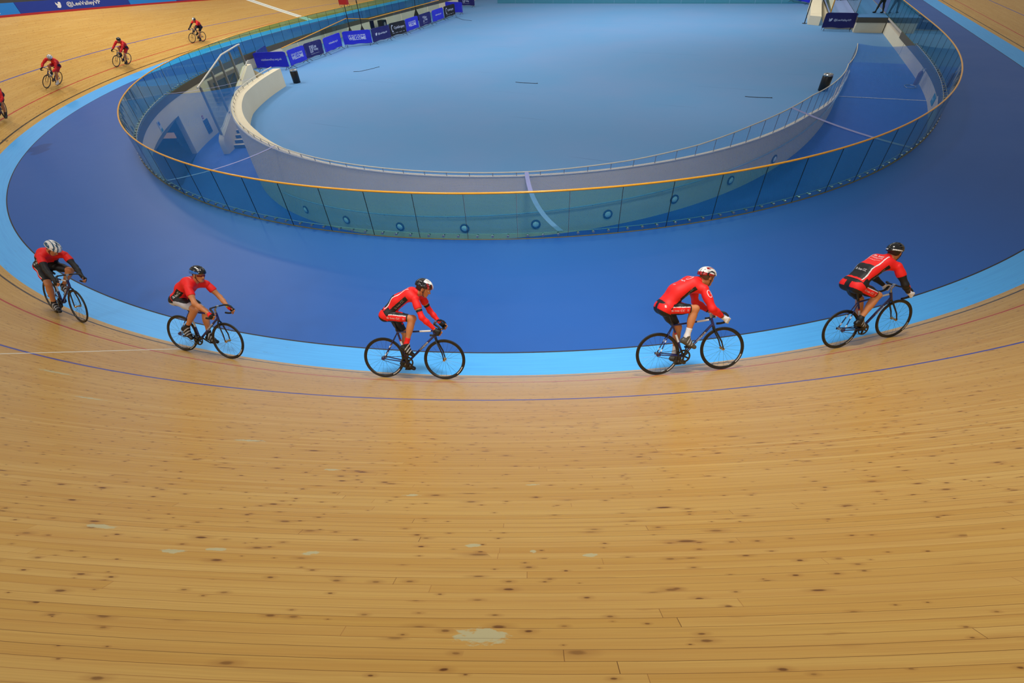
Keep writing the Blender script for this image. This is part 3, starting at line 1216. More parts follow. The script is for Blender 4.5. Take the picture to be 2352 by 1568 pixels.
def crowd_barrier(bl, br, mat, kind, label, seed, flipfeet=False, lean=0.0):
    bl, br = V(bl[0], bl[1], -.95), V(br[0], br[1], -.95)
    c = (bl + br) / 2
    x = nrm(br - bl)
    w = np.linalg.norm(br - bl)
    nf = V(x[1], -x[0], 0)           # printed side
    up = nrm(V(0, 0, 1) - nf * lean)
    Mx = frameM(c, x, nf, up)
    t = thing('crowd_barrier', label, 'banner', Mx, 'covered crowd barriers on the infield')
    r_ = np.random.default_rng(seed)
    z0, z1 = .19, 1.12
    nx, nz = 18, 8
    ph = r_.uniform(0, 6, 4)

    def prof(i, j):
        X = -w / 2 + w * i / nx
        Z = z0 + (z1 - z0) * j / nz
        ed = min(i, nx - i) / nx * w
        if ed < .16 and j == nz:
            Z -= .07 * (1 - ed / .16) ** 1.5
        bulge = .012 * math.sin(3.1 * X + ph[0]) * (1 - j / nz) + .008 * math.sin(7.3 * X + 3 * Z + ph[1]) + .006 * math.sin(11 * Z + ph[2])
        if j == 0:
            Z += .012 * math.sin(5 * X + ph[3])
        return X, bulge, Z
    mb = MB()
    for side in (1, -1):
        o = len(mb.v)
        for j in range(nz + 1):
            for i in range(nx + 1):
                X, b_, Z = prof(i, j)
                mb.v.append((X, side * .025 + b_, Z))
        for j in range(nz):
            for i in range(nx):
                a = o + j * (nx + 1) + i
                mb.f.append((a, a + 1, a + nx + 2, a + nx + 1))
                mb.m.append(0)
    K_ = (nx + 1) * (nz + 1)
    loop = [i for i in range(nx + 1)] + [(nx + 1) * j + nx for j in range(1, nz + 1)] + [nz * (nx + 1) + i for i in range(nx - 1, -1, -1)] + [(nx + 1) * j for j in range(nz - 1, 0, -1)]
    for a, b in zip(loop, loop[1:] + loop[:1]):
        mb.f.append((a, b, K_ + b, K_ + a))
        mb.m.append(0)
    cov = mb.build('cover', mat, t)
    if kind:
        def fn(a, b):
            Z = .655 + b
            bl_ = .012 * math.sin(3.1 * a + ph[0]) * (1 - (Z - z0) / (z1 - z0)) + .008 * math.sin(7.3 * a + 3 * Z + ph[1]) + .006 * math.sin(11 * Z + ph[2])
            return (a, .030 + bl_, Z)
        letters_on('lettering', print_items(kind), fn, C_PRINT, cov)
    mb = MB()
    for X in (-w / 2 + .04, w / 2 - .04):
        mb.tube([(X, 0, .03), (X, 0, 1.05)], .018, 8)
    mb.tube([(-w / 2 + .04, 0, .16), (w / 2 - .04, 0, .16)], .014, 8)
    mb.tube([(-w / 2 + .04, 0, 1.06), (w / 2 - .04, 0, 1.06)], .016, 8)
    mb.build('frame', M_DSTEEL, t)
    for X in (-w / 2 + .2, w / 2 - .2):
        mb = MB()
        mb.tube([(X, -.3, .012), (X, -.05, .14), (X, .05, .14), (X, .3, .012)], .014, 6)
        mb.build('foot', M_BLKPL, t)
    return t


BAN = [((-21.05, 22.85), (-18.93, 23.8), C_BLUE, 'site', 'vivid blue web address banner, nearest of the row, behind the curved wall end'),
       ((-18.94, 24.0), (-19.34, 26.05), C_BLUE, 'welcome', 'blue welcome banner right behind the black bin'),
       ((-19.6, 26.33), (-19.78, 28.42), C_NAVY, 'valley', 'navy banner with block logo between the nearest welcome and a web address banner'),
       ((-19.72, 28.6), (-20.35, 31.3), C_BLUE, 'site', 'blue web address banner just left of the wide angled welcome banner'),
       ((-20.34, 31.6), (-18.5, 33.0), C_BLUE, 'welcome', 'wide blue welcome banner turned to face the camera, in front of two black poles'),
       ((-18.55, 33.2), (-18.3, 35.4), C_NAVY, 'handle', 'navy banner with white bird and handle, right of the wide welcome banner'),
       ((-18.66, 35.9), (-18.44, 38.05), C_BLK, 'shop', 'black shop banner next to the navy banner with the bird'),
       ((-18.6, 38.35), (-18.8, 40.7), C_BLUE, 'welcome', 'blue welcome banner between the black shop banner and a far navy one'),
       ((-18.86, 41.0), (-19.12, 43.5), C_NAVY, 'valley', 'navy banner with block logo, third from the far end of the row'),
       ((-19.14, 43.9), (-19.44, 46.5), C_BLUE, 'site', 'blue web address banner, second from the far end of the row'),
       ((-19.5, 46.8), (-19.64, 49.3), C_BLK, 'shop', 'black shop banner at the far end of the row'),
       ((-21.7, 50.9), (-19.35, 50.5), C_BLUE, '', 'plain blue banner end peeping out behind the farthest black banner'),
       ((-23.3, 56.6), (-20.9, 56.3), C_NAVY, 'valley', 'navy banner with block logo standing alone at top edge of picture'),
       ((15.62, 44.45), (17.72, 44.35), C_NAVY, 'handle', 'navy banner with white bird and handle in front of the far right ramp'),
       ((13.4, 61.5), (15.1, 59.0), C_BLUE, '', 'blue banner corner at the top edge, left of the pale concrete stub'),
       ((-22.5, 25.4), (-21.3, 23.4), plain('mid_blue_cover', (22, 56, 150), .6), '', 'unprinted darker blue barrier at the near left end of the row')]
for i, (a, b, m, kd, lab) in enumerate(BAN):
    crowd_barrier(a, b, m, kd, lab, 100 + i)


# --- bins, poles, boxes, cables
def bin_(x, y, label):
    t = thing('litter_bin', label, 'bin', Matrix.Translation((x, y, -.95)), 'black litter bins on the infield')
    mb = MB()
    mb.lathe([(.21, 0), (.225, .02), (.235, .66), (.22, .68)], n=24)
    mb.build('body', M_BLKPL, t)
    mb = MB()
    mb.lathe([(.225, .68), (.23, .73), (.2, .765), (.12, .77), (.11, .74), (.02, .72)], n=24)
    mb.build('lid', M_STEEL, t)


bin_(-15.35, 20.75, 'black round litter bin with steel lid at the end of the left wall')
bin_(15.05, 26.3, 'black round litter bin with steel lid behind the right end of the rail')


def pole(x, y, h, label, box=False):
    t = thing('pole_stand', label, 'stand', Matrix.Translation((x, y, -.95)), 'black poles on triangular stands')
    mb = MB()
    b = [(-.33, -.3, 0), (.33, -.3, 0), (.33, .3, 0), (-.33, .3, 0)]
    tp = [(-.025, -.025, 1.0), (.025, -.025, 1.0), (.025, .025, 1.0), (-.025, .025, 1.0)]
    mb.add(b + tp, [(3, 2, 1, 0), (4, 5, 6, 7), (0, 1, 5, 4), (1, 2, 6, 5), (2, 3, 7, 6), (3, 0, 4, 7)])
    mb.build('base', M_BLACK, t, False)
    mb = MB()
    mb.tube([(0, 0, .8), (0, 0, h)], .03, 8)
    mb.lathe([(.045, 0), (.05, .02), (.05, .2), (.035, .22)], (0, 0, h * .62), 10)
    mb.build('pole', M_BLKPL, t)
    if box:
        b_ = thing('equipment_case', 'red case with wire loops on top of the left black pole', 'case', Matrix.Translation((x, y, -.95 + h)))
        mb = MB()
        mb.box((-.42, -.14, .0), (.42, .14, .55))
        mb.build('body', M_RED, b_, False)
        mb = MB()
        for sx in (-.36, .48):
            mb.tube([(sx + .14 * math.cos(a), 0, .0 + .16 * math.sin(a)) for a in np.linspace(2.6, 6.6, 12)], .012, 6)
        mb.build('loop', M_BLKPL, b_)


pole(-22.0, 34.6, 2.62, 'black pole on triangular stand under the red case', True)
pole(-21.35, 35.5, 4.2, 'tallest black pole on triangular stand, behind the wide welcome banner')
pole(-22.6, 46.2, 4.0, 'distant black pole on triangular stand behind the far banners')
t = thing('loudspeaker', 'black box loudspeaker on the floor against the far concrete kerb', 'speaker', Matrix.Translation((-23.6, 41.4, -.95)))
mb = MB()
mb.box((-.3, -.35, 0), (.3, .35, .62))
mb.build('cabinet', M_BLKPL, t, False)
mb = MB()
mb.lathe([(.16, 0), (.17, .02), (.05, .01)], (.3, 0, .3), 16, ax=(1, 0, 0))
mb.build('cone', M_DSTEEL, t)
t = thing('monitor_case', 'dark upright monitor case behind the navy bird banner', 'case', Matrix.Translation((-21.6, 37.3, -.95)) @ Matrix.Rotation(-.9, 4, 'Z'))
mb = MB()
mb.box((-.4, -.18, 0), (.4, .18, 1.15))
mb.build('body', M_BLKPL, t, False)
mb = MB()
mb.box((-.28, -.2, .62), (.28, -.18, 1.05))
mb.build('screen', plain('dim_green_screen', (92, 126, 96), .25), t, False)

gb = thing('glass_balustrade', 'low glass balustrade with orange rail behind the row of banners', 'balustrade')
RP = [V(-19.9, 24.5, .2), V(-23.6, 36.2, .45), V(-21.0, 36.3, .45), V(-21.6, 49.4, .45)]
mb = MB()
mb.tube(RP, .03, 8)
mb.build('handrail', M_ORANGE, gb)
for i in range(len(RP) - 1):
    L = np.linalg.norm(RP[i + 1] - RP[i])
    k = max(1, int(L / 2.2))
    for j in range(k):
        a = RP[i] + (RP[i + 1] - RP[i]) * (j + .02) / k
        b = RP[i] + (RP[i + 1] - RP[i]) * (j + .98) / k
        nn = nrm(np.cross(b - a, V(0, 0, 1))) * .007
        mb = MB()
        lo = lambda q: V(q[0], q[1], -.94)
        mb.add([lo(a) - nn, lo(b) - nn, b - nn, a - nn, lo(a) + nn, lo(b) + nn, b + nn, a + nn],
               [(0, 1, 2, 3), (4, 5, 6, 7), (0, 1, 5, 4), (1, 2, 6, 5), (2, 3, 7, 6), (3, 0, 4, 7)])
        mb.build('glass_panel', M_GLASS2, gb, False)

fb = thing('glass_balustrade', 'long glass balustrade across the far side of the infield, at top edge', 'balustrade')
for i in range(14):
    a = -19.6 + i * 2.48
    mb = MB()
    mb.box((a, 60.0, -.94), (a + 2.44, 60.02, .2))
    mb.build('glass_panel', M_GLASS, fb, False)
mb = MB()
mb.tube([(-19.6, 60.01, .22), (15.1, 60.01, .22)], .03, 8)
mb.build('handrail', M_ORANGE, fb)

CAB = plain('black_cable', (18, 18, 22), .6)
for pts, lab in ((((-1.25, 24.17), (-.7, 24.14), (0.0, 24.16), (.14, 24.2)), 'short black cable lying mid-infield, the middle one of three'),
                 (((11.5, 24.22), (12.1, 24.2), (12.73, 24.29)), 'short black cable lying near the right side of the infield'),
                 (((-13.5, 24.2), (-13.1, 24.35), (-12.75, 25.2), (-12.6, 25.9)), 'curved black cable lying on the left side of the infield'),
                 (((-16.0, 46.3), (-17.5, 47.0), (-19.2, 48.6)), 'thin black cable trailing from the farthest banners')):
    mb = MB()
    q = [V(x, y, -.94) for x, y in pts]
    mb.tube(q, .014, 6)
    mb.lathe([(.03, 0), (.035, .01), (.02, .03)], q[-1] - V(0, 0, .01), 8)
    tag(mb.build('floor_cable', CAB), lab, 'cable', 'cables on the infield')

# --- extinguisher on its stand
t = thing('fire_extinguisher', 'red fire extinguisher on a chrome stand by the outer ramp wall', 'extinguisher', Matrix.Translation((19.2, 28.0, -.95)))
RX = plain('extinguisher_red', (120, 16, 52), .3, coat=.4)
mb = MB()
mb.lathe([(.02, .08), (.09, .1), (.1, .14), (.1, .62), (.07, .7), (.03, .73)], n=20)
mb.build('cylinder', RX, t)
mb = MB()
mb.lathe([(.03, .73), (.035, .8), (.015, .82)], n=12)
mb.box((-.02, -.02, .8), (.14, .02, .83))
mb.build('valve', M_PALE, t)
mb = MB()
mb.tube([(-.35, -.3, .02), (-.1, -.34, .02), (.05, -.2, .03), (.05, .2, .03), (-.1, .34, .02), (-.35, .3, .02), (-.42, 0, .02)], .018, 6, closed=True)
mb.tube([(.12, 0, .02), (.12, 0, .75)], .015, 6)
mb.build('stand', M_STEEL, t)

# --- raised platform at the far right
mb = MB()
mb.box((17.72, 43.7, -.95), (19.55, 72, -.33), 0)
mb.box((17.68, 43.66, -.33), (19.57, 72, -.02), 1)
mb.box((17.68, 43.66, -.02), (19.57, 72, 0), 2)
mb.box((15.9, 45.1, -.95), (17.62, 56, -.12), 0)
mb.box((15.88, 45.08, -.12), (17.62, 56, 0), 3)
mb.box((15.9, 45.1, 0), (17.62, 56, .012), 4)
tag(mb.build('platform_floor', [M_CONC, M_KERB, plain('platform_carpet', (66, 128, 186), .8), M_BLKPL, plain('lilac_ramp_carpet', (140, 156, 208), .8)], None, False), kind='structure')
mb = MB()
vs = [(14.75, 47.1, -.95), (15.55, 46.6, -.95), (15.7, 55, -.95), (14.9, 55, -.95), (14.75, 47.1, -.35), (15.55, 46.6, -.35), (15.7, 55, .15), (14.9, 55, .15)]
mb.add(vs, [(0, 1, 5, 4), (1, 2, 6, 5), (2, 3, 7, 6), (3, 0, 4, 7), (4, 5, 6, 7)])
tag(mb.build('wall_stub', M_CONC, None, False), kind='structure')
rb = thing('glass_balustrade', 'glass balustrade with orange end post beside the far right ramp', 'balustrade')
mb = MB()
mb.tube([(15.95, 45.2, 0), (15.95, 45.2, 1.1), (15.95, 55.8, 1.1)], .04, 8)
mb.build('handrail', M_ORANGE, rb)
mb = MB()
mb.tube([(17.64, 45.2, 0), (17.64, 45.2, 1.1), (17.64, 55.8, 1.1)], .03, 8)
mb.build('handrail', M_STEEL, rb)
for x in (15.95, 17.64):
    for i in range(4):
        mb = MB()
        mb.box((x - .007, 45.3 + 2.6 * i, .02), (x + .007, 47.85 + 2.6 * i, 1.06))
        mb.build('glass_panel', M_GLASS, rb, False)
t = thing('pole_stand', 'thin black pole standing by the pale concrete stub at far right', 'stand', Matrix.Translation((14.55, 47.6, -.95)), 'black poles on triangular stands')
mb = MB()
mb.tube([(0, 0, .02), (0, 0, 2.4)], .035, 8)
mb.build('pole', M_BLKPL, t)
mb = MB()
mb.lathe([(.18, 0), (.18, .02), (.05, .04)], n=16)
mb.build('base', M_BLACK, t)
tag(wall_between('wall_far_right', np.arange(42.6, 70, 2.), -.25, .0, np.full(14, -1.0), np.full(14, -.32), M_CONC), kind='structure')
# ------------------------------------------------------------------ bicycles
RW, WBL = .336, .985
M_RIM = plain('black_rim', (16, 16, 19), .3, coat=.3)
M_SPOKE = plain('dark_spoke', (60, 62, 66), .35, metal=.6)
M_DECAL = plain('white_decal', (222, 224, 228), .4)
M_GOLD = plain('brassy_hub', (190, 160, 110), .3, metal=.8)
BB = V(-.1075, 0, .28)
HUBR, HUBF = V(-WBL / 2, 0, RW), V(WBL / 2, 0, RW)


def wheel(parent, c, rot, gold):
    mb = MB()
    n = 56
    prof = [(.288, -.006), (.295, -.010), (.316, -.0115), (.319, 0), (.316, .0115), (.295, .010), (.288, .006), (.285, 0)]
    for i in range(n):
        a = 2 * PI * i / n
        for (r, w) in prof:
            mb.v.append((c[0] + r * math.cos(a), w, c[2] + r * math.sin(a)))
    m = len(prof)
    for i in range(n):
        for j in range(m):
            mb.f.append((i * m + j, ((i + 1) % n) * m + j, ((i + 1) % n) * m + (j + 1) % m, i * m + (j + 1) % m))
            mb.m.append(0)
    w = mb.build('wheel', M_RIM, parent)
    mb = MB()
    mb.tube([(c[0] + .3235 * math.cos(a), 0, c[2] + .3235 * math.sin(a)) for a in np.linspace(0, 2 * PI, 57)[:-1]], .0125, 8, closed=True)
    mb.build('tyre', M_BLACK, w)
    mb = MB()
    for k in range(20):
        a = 2 * PI * k / 20 + rot
        s = 1 if k % 2 else -1
        b = a + (.5 if (k // 2) % 2 else -.5)
        mb.tube([(c[0] + .018 * math.cos(b), s * .03, c[2] + .018 * math.sin(b)), (c[0] + .294 * math.cos(a), 0, c[2] + .294 * math.sin(a))], .0012, 4, cap=False)
    mb.build('spokes', M_SPOKE, w)
    mb = MB()
    mb.lathe([(.008, -.052), (.02, -.05), (.024, -.034), (.014, -.028), (.014, .028), (.024, .034), (.02, .05), (.008, .052)], c, 14, ax=(0, 1, 0))
    mb.build('hub', M_GOLD if gold else M_STEEL, w)
    for side in (-1, 1):
        mb = MB()
        for k in range(7):
            a0 = rot + .07 * k
            a1 = a0 + .05
            q = []
            for (r, a) in ((.299, a0), (.312, a0), (.312, a1), (.299, a1)):
                q.append((c[0] + r * math.cos(a), side * .0118, c[2] + r * math.sin(a)))
            mb.add(q, [(0, 1, 2, 3)])
        mb.build('decal', M_DECAL, w, False, fix=False)
    return w


BAR_TOP = V(.36, 0, .945)


def hook(side):
    """centre line of one half of the dropped handlebar"""
    y = lambda q: side * q
    return [V(.36, 0, .945), V(.36, y(.08), .945), V(.372, y(.14), .946), V(.405, y(.178), .94), V(.45, y(.194), .918), V(.478, y(.2), .88), V(.48, y(.2), .842),
            V(.458, y(.2), .806), V(.42, y(.2), .788), V(.37, y(.2), .782), V(.315, y(.2), .782)]


def bicycle(M, label, saddle_z, crank, far=False, lettering=True, wrot=-1.1):
    t = thing('bicycle', label, 'bicycle', M, 'track bicycles on the boards')
    ST = lambda z: V(BB[0] - (z - .28) / math.tan(math.radians(73)), 0, z)
    hb, ht = V(.355, 0, .70), V(.320, 0, .83)
    stt = ST(.79)
    mb = MB()
    N, Wh, Rd = 0, 1, 2
    mb.tube([BB, ST(.50)], .0155, 10, N)
    mb.tube([ST(.50), ST(.62)], .0158, 10, Wh)
    mb.tube([ST(.62), ST(.65)], .0158, 10, Rd)
    mb.tube([ST(.65), stt], .0155, 10, N)
    tt0, tt1 = ST(.765), V(.325, 0, .805)
    q = lambda k: tt0 + (tt1 - tt0) * k
    mb.tube([q(0), q(.62)], .0145, 10, N)
    mb.tube([q(.62), q(.93)], .0147, 10, Wh)
    mb.tube([q(.93), q(1)], .0145, 10, N)
    dt0, dt1 = BB + V(.01, 0, .005), V(.345, 0, .735)
    mb.tube([dt0, dt1], .019, 10, N)
    mb.tube([hb, ht], .021, 12, N)
    mb.lathe([(.024, -.04), (.024, .04)], BB, 14, N, ax=(0, 1, 0))
    for s in (-1, 1):
        a = BB + V(-.02, s * .025, 0)
        b = HUBR + V(.02, s * .058, 0)
        mb.tube([a, (a + b) / 2 + V(0, s * .006, 0), b], [.011, .010, .008], 8, N)
        c = ST(.755) + V(-.008, s * .012, 0)
        d = HUBR + V(.012, s * .058, .01)
        p = lambda k: c + (d - c) * k
        mb.tube([p(0), p(.5)], .008, 8, N)
        mb.tube([p(.5), p(.58)], .0082, 8, Wh)
        mb.tube([p(.58), p(.82)], .008, 8, N)
        mb.tube([p(.82), p(.9)], .0082, 8, Wh)
        mb.tube([p(.9), p(1)], .008, 8, N)
        mb.box((HUBR[0] - .03, s * .056 - .003, RW - .018), (HUBR[0] + .03, s * .056 + .003, RW + .018), N)
    fr = mb.build('frame', [M_NAVYBIKE, M_DECAL, M_RED], t)
    if lettering:
        ax = nrm(dt1 - dt0)
        upv = nrm(np.cross(V(0, -1, 0), ax)) * -1
        if upv[2] < 0:
            upv = -upv
        mid = dt0 + (dt1 - dt0) * .6
        vs, fs = fit_text('CONDOR', w=.19, h=.026, bold=.012)
        for s in (-1, 1):
            mbt = MB()
            mbt.add([mid + ax * a * (1 if s < 0 else -1) + upv * b + V(0, s * .0205, 0) for a, b in vs], fs)
            mbt.build('lettering', M_DECAL, fr, False, fix=False)
    mb = MB()
    mb.tube([hb - V(0, 0, .0), hb + V(.006, 0, -.03)], .022, 10)
    for s in (-1, 1):
        mb.tube([hb + V(.006, s * .012, -.02), hb + V(.012, s * .034, -.05), HUBF + V(-.03, s * .05, .12), HUBF + V(0, s * .052, 0)], [.014, .014, .011, .008], 8)
    mb.build('fork', M_RIM, t)
    mb = MB()
    mb.tube([ht, ht + V(-.012, 0, .055)], .016, 10)
    mb.tube([ht + V(-.012, 0, .05), BAR_TOP], .0135, 10)
    mb.lathe([(.02, -.022), (.02, .022)], BAR_TOP, 12, ax=(0, 1, 0))
    mb.build('stem', M_STEEL if not far else M_RIM, t)
    mb = MB()
    L = hook(-1)[::-1] + hook(1)[1:]
    mb.tube(L, .0135, 10)
    hbm = mb.build('handlebar', M_BLKPL, t)
    for s in (-1, 1):
        mb = MB()
        mb.tube(hook(s)[2:], .0165, 10)
        mb.build('bar_tape', M_BLACK, hbm)
    sp0, sp1 = ST(.76), ST(saddle_z - .045)
    mb = MB()
    mb.tube([sp0, sp1], .0136, 10)
    mb.lathe([(.02, 0), (.02, .03)], ST(.785), 12, ax=nrm(sp1 - sp0))
    mb.build('seat_post', M_RIM, t)
    # saddle
    sc = sp1 + V(0, 0, .03)
    mb = MB()
    ss_ = np.linspace(0, 1, 12)
    n = 10
    for u in ss_:
        x = sc[0] - .13 + .27 * u
        w = np.interp(u, [0, .12, .3, .5, 1], [.035, .07, .062, .03, .018])
        zt = sc[2] + np.interp(u, [0, .3, .7, 1], [.022, .012, .008, 0])
        for k in range(n):
            a = 2 * PI * k / n
            mb.v.append((x, w * math.cos(a), zt + (.014 if math.sin(a) > 0 else .03) * math.sin(a)))
    for i in range(len(ss_) - 1):
        for k in range(n):
            mb.f.append((i * n + k, i * n + (k + 1) % n, (i + 1) * n + (k + 1) % n, (i + 1) * n + k))
            mb.m.append(0)
    mb.f += [tuple(range(n)), tuple(range((len(ss_) - 1) * n, len(ss_) * n))]
    mb.m += [0, 0]
    mb.build('saddle', M_BLKPL, t)
    wheel(t, HUBR, wrot, False)
    wheel(t, HUBF, wrot + .25, True)
    # crankset
    cy = -.042
    mb = MB()
    n = 40
    for k in range(n):
        a = 2 * PI * k / n
        for (r, w) in ((.098, -.003), (.098, .003), (.076, .003), (.076, -.003)):
            mb.v.append((BB[0] + r * math.cos(a), cy + w, BB[2] + r * math.sin(a)))
    for k in range(n):
        k2 = (k + 1) % n
        for j in range(4):
            mb.f.append((k * 4 + j, k2 * 4 + j, k2 * 4 + (j + 1) % 4, k * 4 + (j + 1) % 4))
            mb.m.append(0)
    for k in range(5):
        a = crank + PI / 5 + 2 * PI * k / 5
        mb.tube([BB + V(.02 * math.cos(a), cy, .02 * math.sin(a)), BB + V(.088 * math.cos(a), cy, .088 * math.sin(a))], .015, 6)
    cr = mb.build('chainring', M_RIM, t)
    for s, a in ((-1, crank), (1, crank + PI)):
        p0 = BB + V(0, s * .055, 0)
        p1 = BB + V(.165 * math.cos(a), s * .066, .165 * math.sin(a))
        mb = MB()
        mb.tube([p0, p1], [.014, .010], 8)
        mb.tube([BB, p0], .012, 8)
        arm = mb.build('crank_arm', M_RIM, t)
        mb = MB()
        mb.box((p1[0] - .045, p1[1] + (s * .02 if s > 0 else -.09), p1[2] - .011), (p1[0] + .045, p1[1] + (.09 if s > 0 else -.02), p1[2] + .011))
        mb.tube([p1, p1 + V(0, s * .05, 0)], .006, 6)
        mb.build('pedal', M_BLKPL, arm)
    mb = MB()
    r1, r2 = .098, .031
    up0, up1 = BB + V(0, cy, r1), HUBR + V(0, cy, r2)
    lo0, lo1 = BB + V(0, cy, -r1), HUBR + V(0, cy, -r2)
    arc1 = [BB + V(r1 * math.cos(a), cy, r1 * math.sin(a)) for a in np.linspace(PI / 2, -PI / 2, 14)]
    arc2 = [HUBR + V(r2 * math.cos(a), cy, r2 * math.sin(a)) for a in np.linspace(-PI / 2, -3 * PI / 2, 10)]
    mb.tube(arc1 + arc2, .0042, 6, closed=True)
    mb.build('chain', M_SPOKE, t)
    mb = MB()
    mb.lathe([(.03, -.002), (.03, .002)], HUBR + V(0, cy, 0), 18, ax=(0, 1, 0))
    mb.build('sprocket', M_STEEL, t)
    return t


def track_frame(s, v):
    d = 1e-3
    P0 = track_pt(s, v)
    ts = nrm(track_pt(s + d, v) - track_pt(s - d, v))
    tv = track_pt(s, v + d) - track_pt(s, v - d)
    n = nrm(np.cross(ts, -tv))
    return P0, ts, n if n[2] > 0 else -n


def bike_frame(s, v, psi, phi):
    P0, t, n = track_frame(s, v)
    l = np.cross(n, t)
    t2 = math.cos(psi) * t + math.sin(psi) * l
    l2 = np.cross(n, t2)
    n2 = math.cos(phi) * n + math.sin(phi) * l2
    l3 = np.cross(n2, t2)
    # rest both tyres on the boards
    best = 1e9
    for dx in (-WBL / 2, WBL / 2):
        q = P0 + t2 * dx
        for ds in (0,):
            pass
    return P0, t2, l3, n2


# ------------------------------------------------------------------ people
class Field:
    """smooth union of rounded shapes, meshed on a voxel grid"""

    def __init__(s, lo, hi, h):
        s.h = h
        s.lo = np.asarray(lo, float)
        s.n = np.ceil((np.asarray(hi, float) - s.lo) / h).astype(int) + 1
        s.a = np.full(s.n, 9.0, np.float32)
        s.ax = [s.lo[i] + h * np.arange(s.n[i], dtype=np.float32) for i in range(3)]

    def add(s, prims, inflate=0.0):
        for p in prims:
            kind, k = p[0], p[-1]
            if kind == 'c':
                _, a, b, r1, r2, _ = p
                a, b = np.asarray(a, float), np.asarray(b, float)
                r = max(r1, r2)
                lo, hi = np.minimum(a, b) - r, np.maximum(a, b) + r
            else:
                _, c, rad, R, _ = p
                c = np.asarray(c, float)
                r = max(rad)
                lo, hi = c - r, c + r
            pad = k + inflate + 3 * s.h
            i0 = np.clip(np.floor((lo - pad - s.lo) / s.h).astype(int), 0, s.n)
            i1 = np.clip(np.ceil((hi + pad - s.lo) / s.h).astype(int) + 1, 0, s.n)
            if (i1 <= i0).any():
                continue
            X = s.ax[0][i0[0]:i1[0], None, None]
            Y = s.ax[1][None, i0[1]:i1[1], None]
            Z = s.ax[2][None, None, i0[2]:i1[2]]
            if kind == 'c':
                d = b - a
                L2 = d @ d + 1e-12
                t = np.clip(((X - a[0]) * d[0] + (Y - a[1]) * d[1] + (Z - a[2]) * d[2]) / L2, 0, 1)
                f = np.sqrt((X - a[0] - t * d[0]) ** 2 + (Y - a[1] - t * d[1]) ** 2 + (Z - a[2] - t * d[2]) ** 2) - (r1 + (r2 - r1) * t)
            else:
                q = [(X - c[0]) * R[i][0] + (Y - c[1]) * R[i][1] + (Z - c[2]) * R[i][2] for i in range(3)]
                k0 = np.sqrt((q[0] / rad[0]) ** 2 + (q[1] / rad[1]) ** 2 + (q[2] / rad[2]) ** 2)
                k1 = np.sqrt((q[0] / rad[0] ** 2) ** 2 + (q[1] / rad[1] ** 2) ** 2 + (q[2] / rad[2] ** 2) ** 2) + 1e-6
                f = k0 * (k0 - 1) / k1
            f = f - inflate
            blk = s.a[i0[0]:i1[0], i0[1]:i1[1], i0[2]:i1[2]]
            hh = np.maximum(k - np.abs(blk - f), 0) / k
            blk[...] = np.minimum(blk, f) - hh * hh * k * .25
        return s

    def dist(s, prims):
        o = Field(s.lo, s.lo, s.h)
        o.n, o.ax = s.n, s.ax
        o.a = np.full(s.n, 9.0, np.float32)
        return o.add([q[:-1] + (1e-4,) for q in prims]).a

    def plane(s, point, normal):
        p, n = np.asarray(point, float), nrm(normal)
        return ((s.ax[0][:, None, None] - p[0]) * n[0] + (s.ax[1][None, :, None] - p[1]) * n[1] + (s.ax[2][None, None, :] - p[2]) * n[2]).astype(np.float32)

    def cut(s, point, normal, side=0):
        """remove everything on the side the normal points to (side: only left +1 or right -1 of the middle)"""
        p, n = np.asarray(point, float), nrm(normal)
        d = (s.ax[0][:, None, None] - p[0]) * n[0] + (s.ax[1][None, :, None] - p[1]) * n[1] + (s.ax[2][None, None, :] - p[2]) * n[2]
        if side:
            d = np.where(s.ax[1][None, :, None] * side > 0, d, -9)
        np.maximum(s.a, d, out=s.a)
        return s

    def minus(s, prims):
        o = Field(s.lo, s.lo + s.h * (s.n - 1), s.h)
        o.n = s.n
        o.a = np.full(s.n, 9.0, np.float32)
        o.add(prims)
        np.maximum(s.a, -o.a, out=s.a)
        return s

    def mesh(s, name, mats, parent=None, paint=None, smooth_it=0):
        lim = 3 * s.h
        g = vdb.FloatGrid(lim)
        g.copyFromArray(np.clip(s.a, -lim, lim).astype(np.float32))
        pts, quads = g.convertToQuads(isovalue=0.0)
        pts = np.asarray(pts, float) * s.h + s.lo
        quads = np.asarray(quads, np.int64)
        me = bpy.data.meshes.new(name)
        me.from_pydata(pts.tolist(), [], quads.tolist())
        bm = bmesh.new()
        bm.from_mesh(me)
        for _ in range(smooth_it):
            bmesh.ops.smooth_vert(bm, verts=bm.verts, factor=.5, use_axis_x=True, use_axis_y=True, use_axis_z=True)
        bmesh.ops.recalc_face_normals(bm, faces=bm.faces)
        bm.to_mesh(me)
        bm.free()
        mats = mats if isinstance(mats, (list, tuple)) else [mats]
        for m in mats:
            me.materials.append(m)
        if paint is not None and len(me.polygons):
            c = np.zeros(len(me.polygons) * 3, np.float32)
            me.polygons.foreach_get('center', c)
            nn = np.zeros(len(me.polygons) * 3, np.float32)
            me.polygons.foreach_get('normal', nn)
            me.polygons.foreach_set('material_index', np.asarray(paint(c.reshape(-1, 3).astype(float), nn.reshape(-1, 3).astype(float)), np.int32))
        o = bpy.data.objects.new(name, me)
        COL.objects.link(o)
        if parent is not None:
            o.parent = parent
        me.polygons.foreach_set('use_smooth', [True] * len(me.polygons))
        return o


def ik(a, b, l1, l2, hint):
    d = b - a
    L = np.linalg.norm(d)
    if L > (l1 + l2) * .995:
        k = L / ((l1 + l2) * .995)
        l1, l2 = l1 * k, l2 * k
    x = (L * L + l1 * l1 - l2 * l2) / (2 * L)
    hgt = math.sqrt(max(l1 * l1 - x * x, 0))
    u = d / L
    h = np.asarray(hint, float)
    h = nrm(h - u * (h @ u))
    return a + u * x + h * hgt


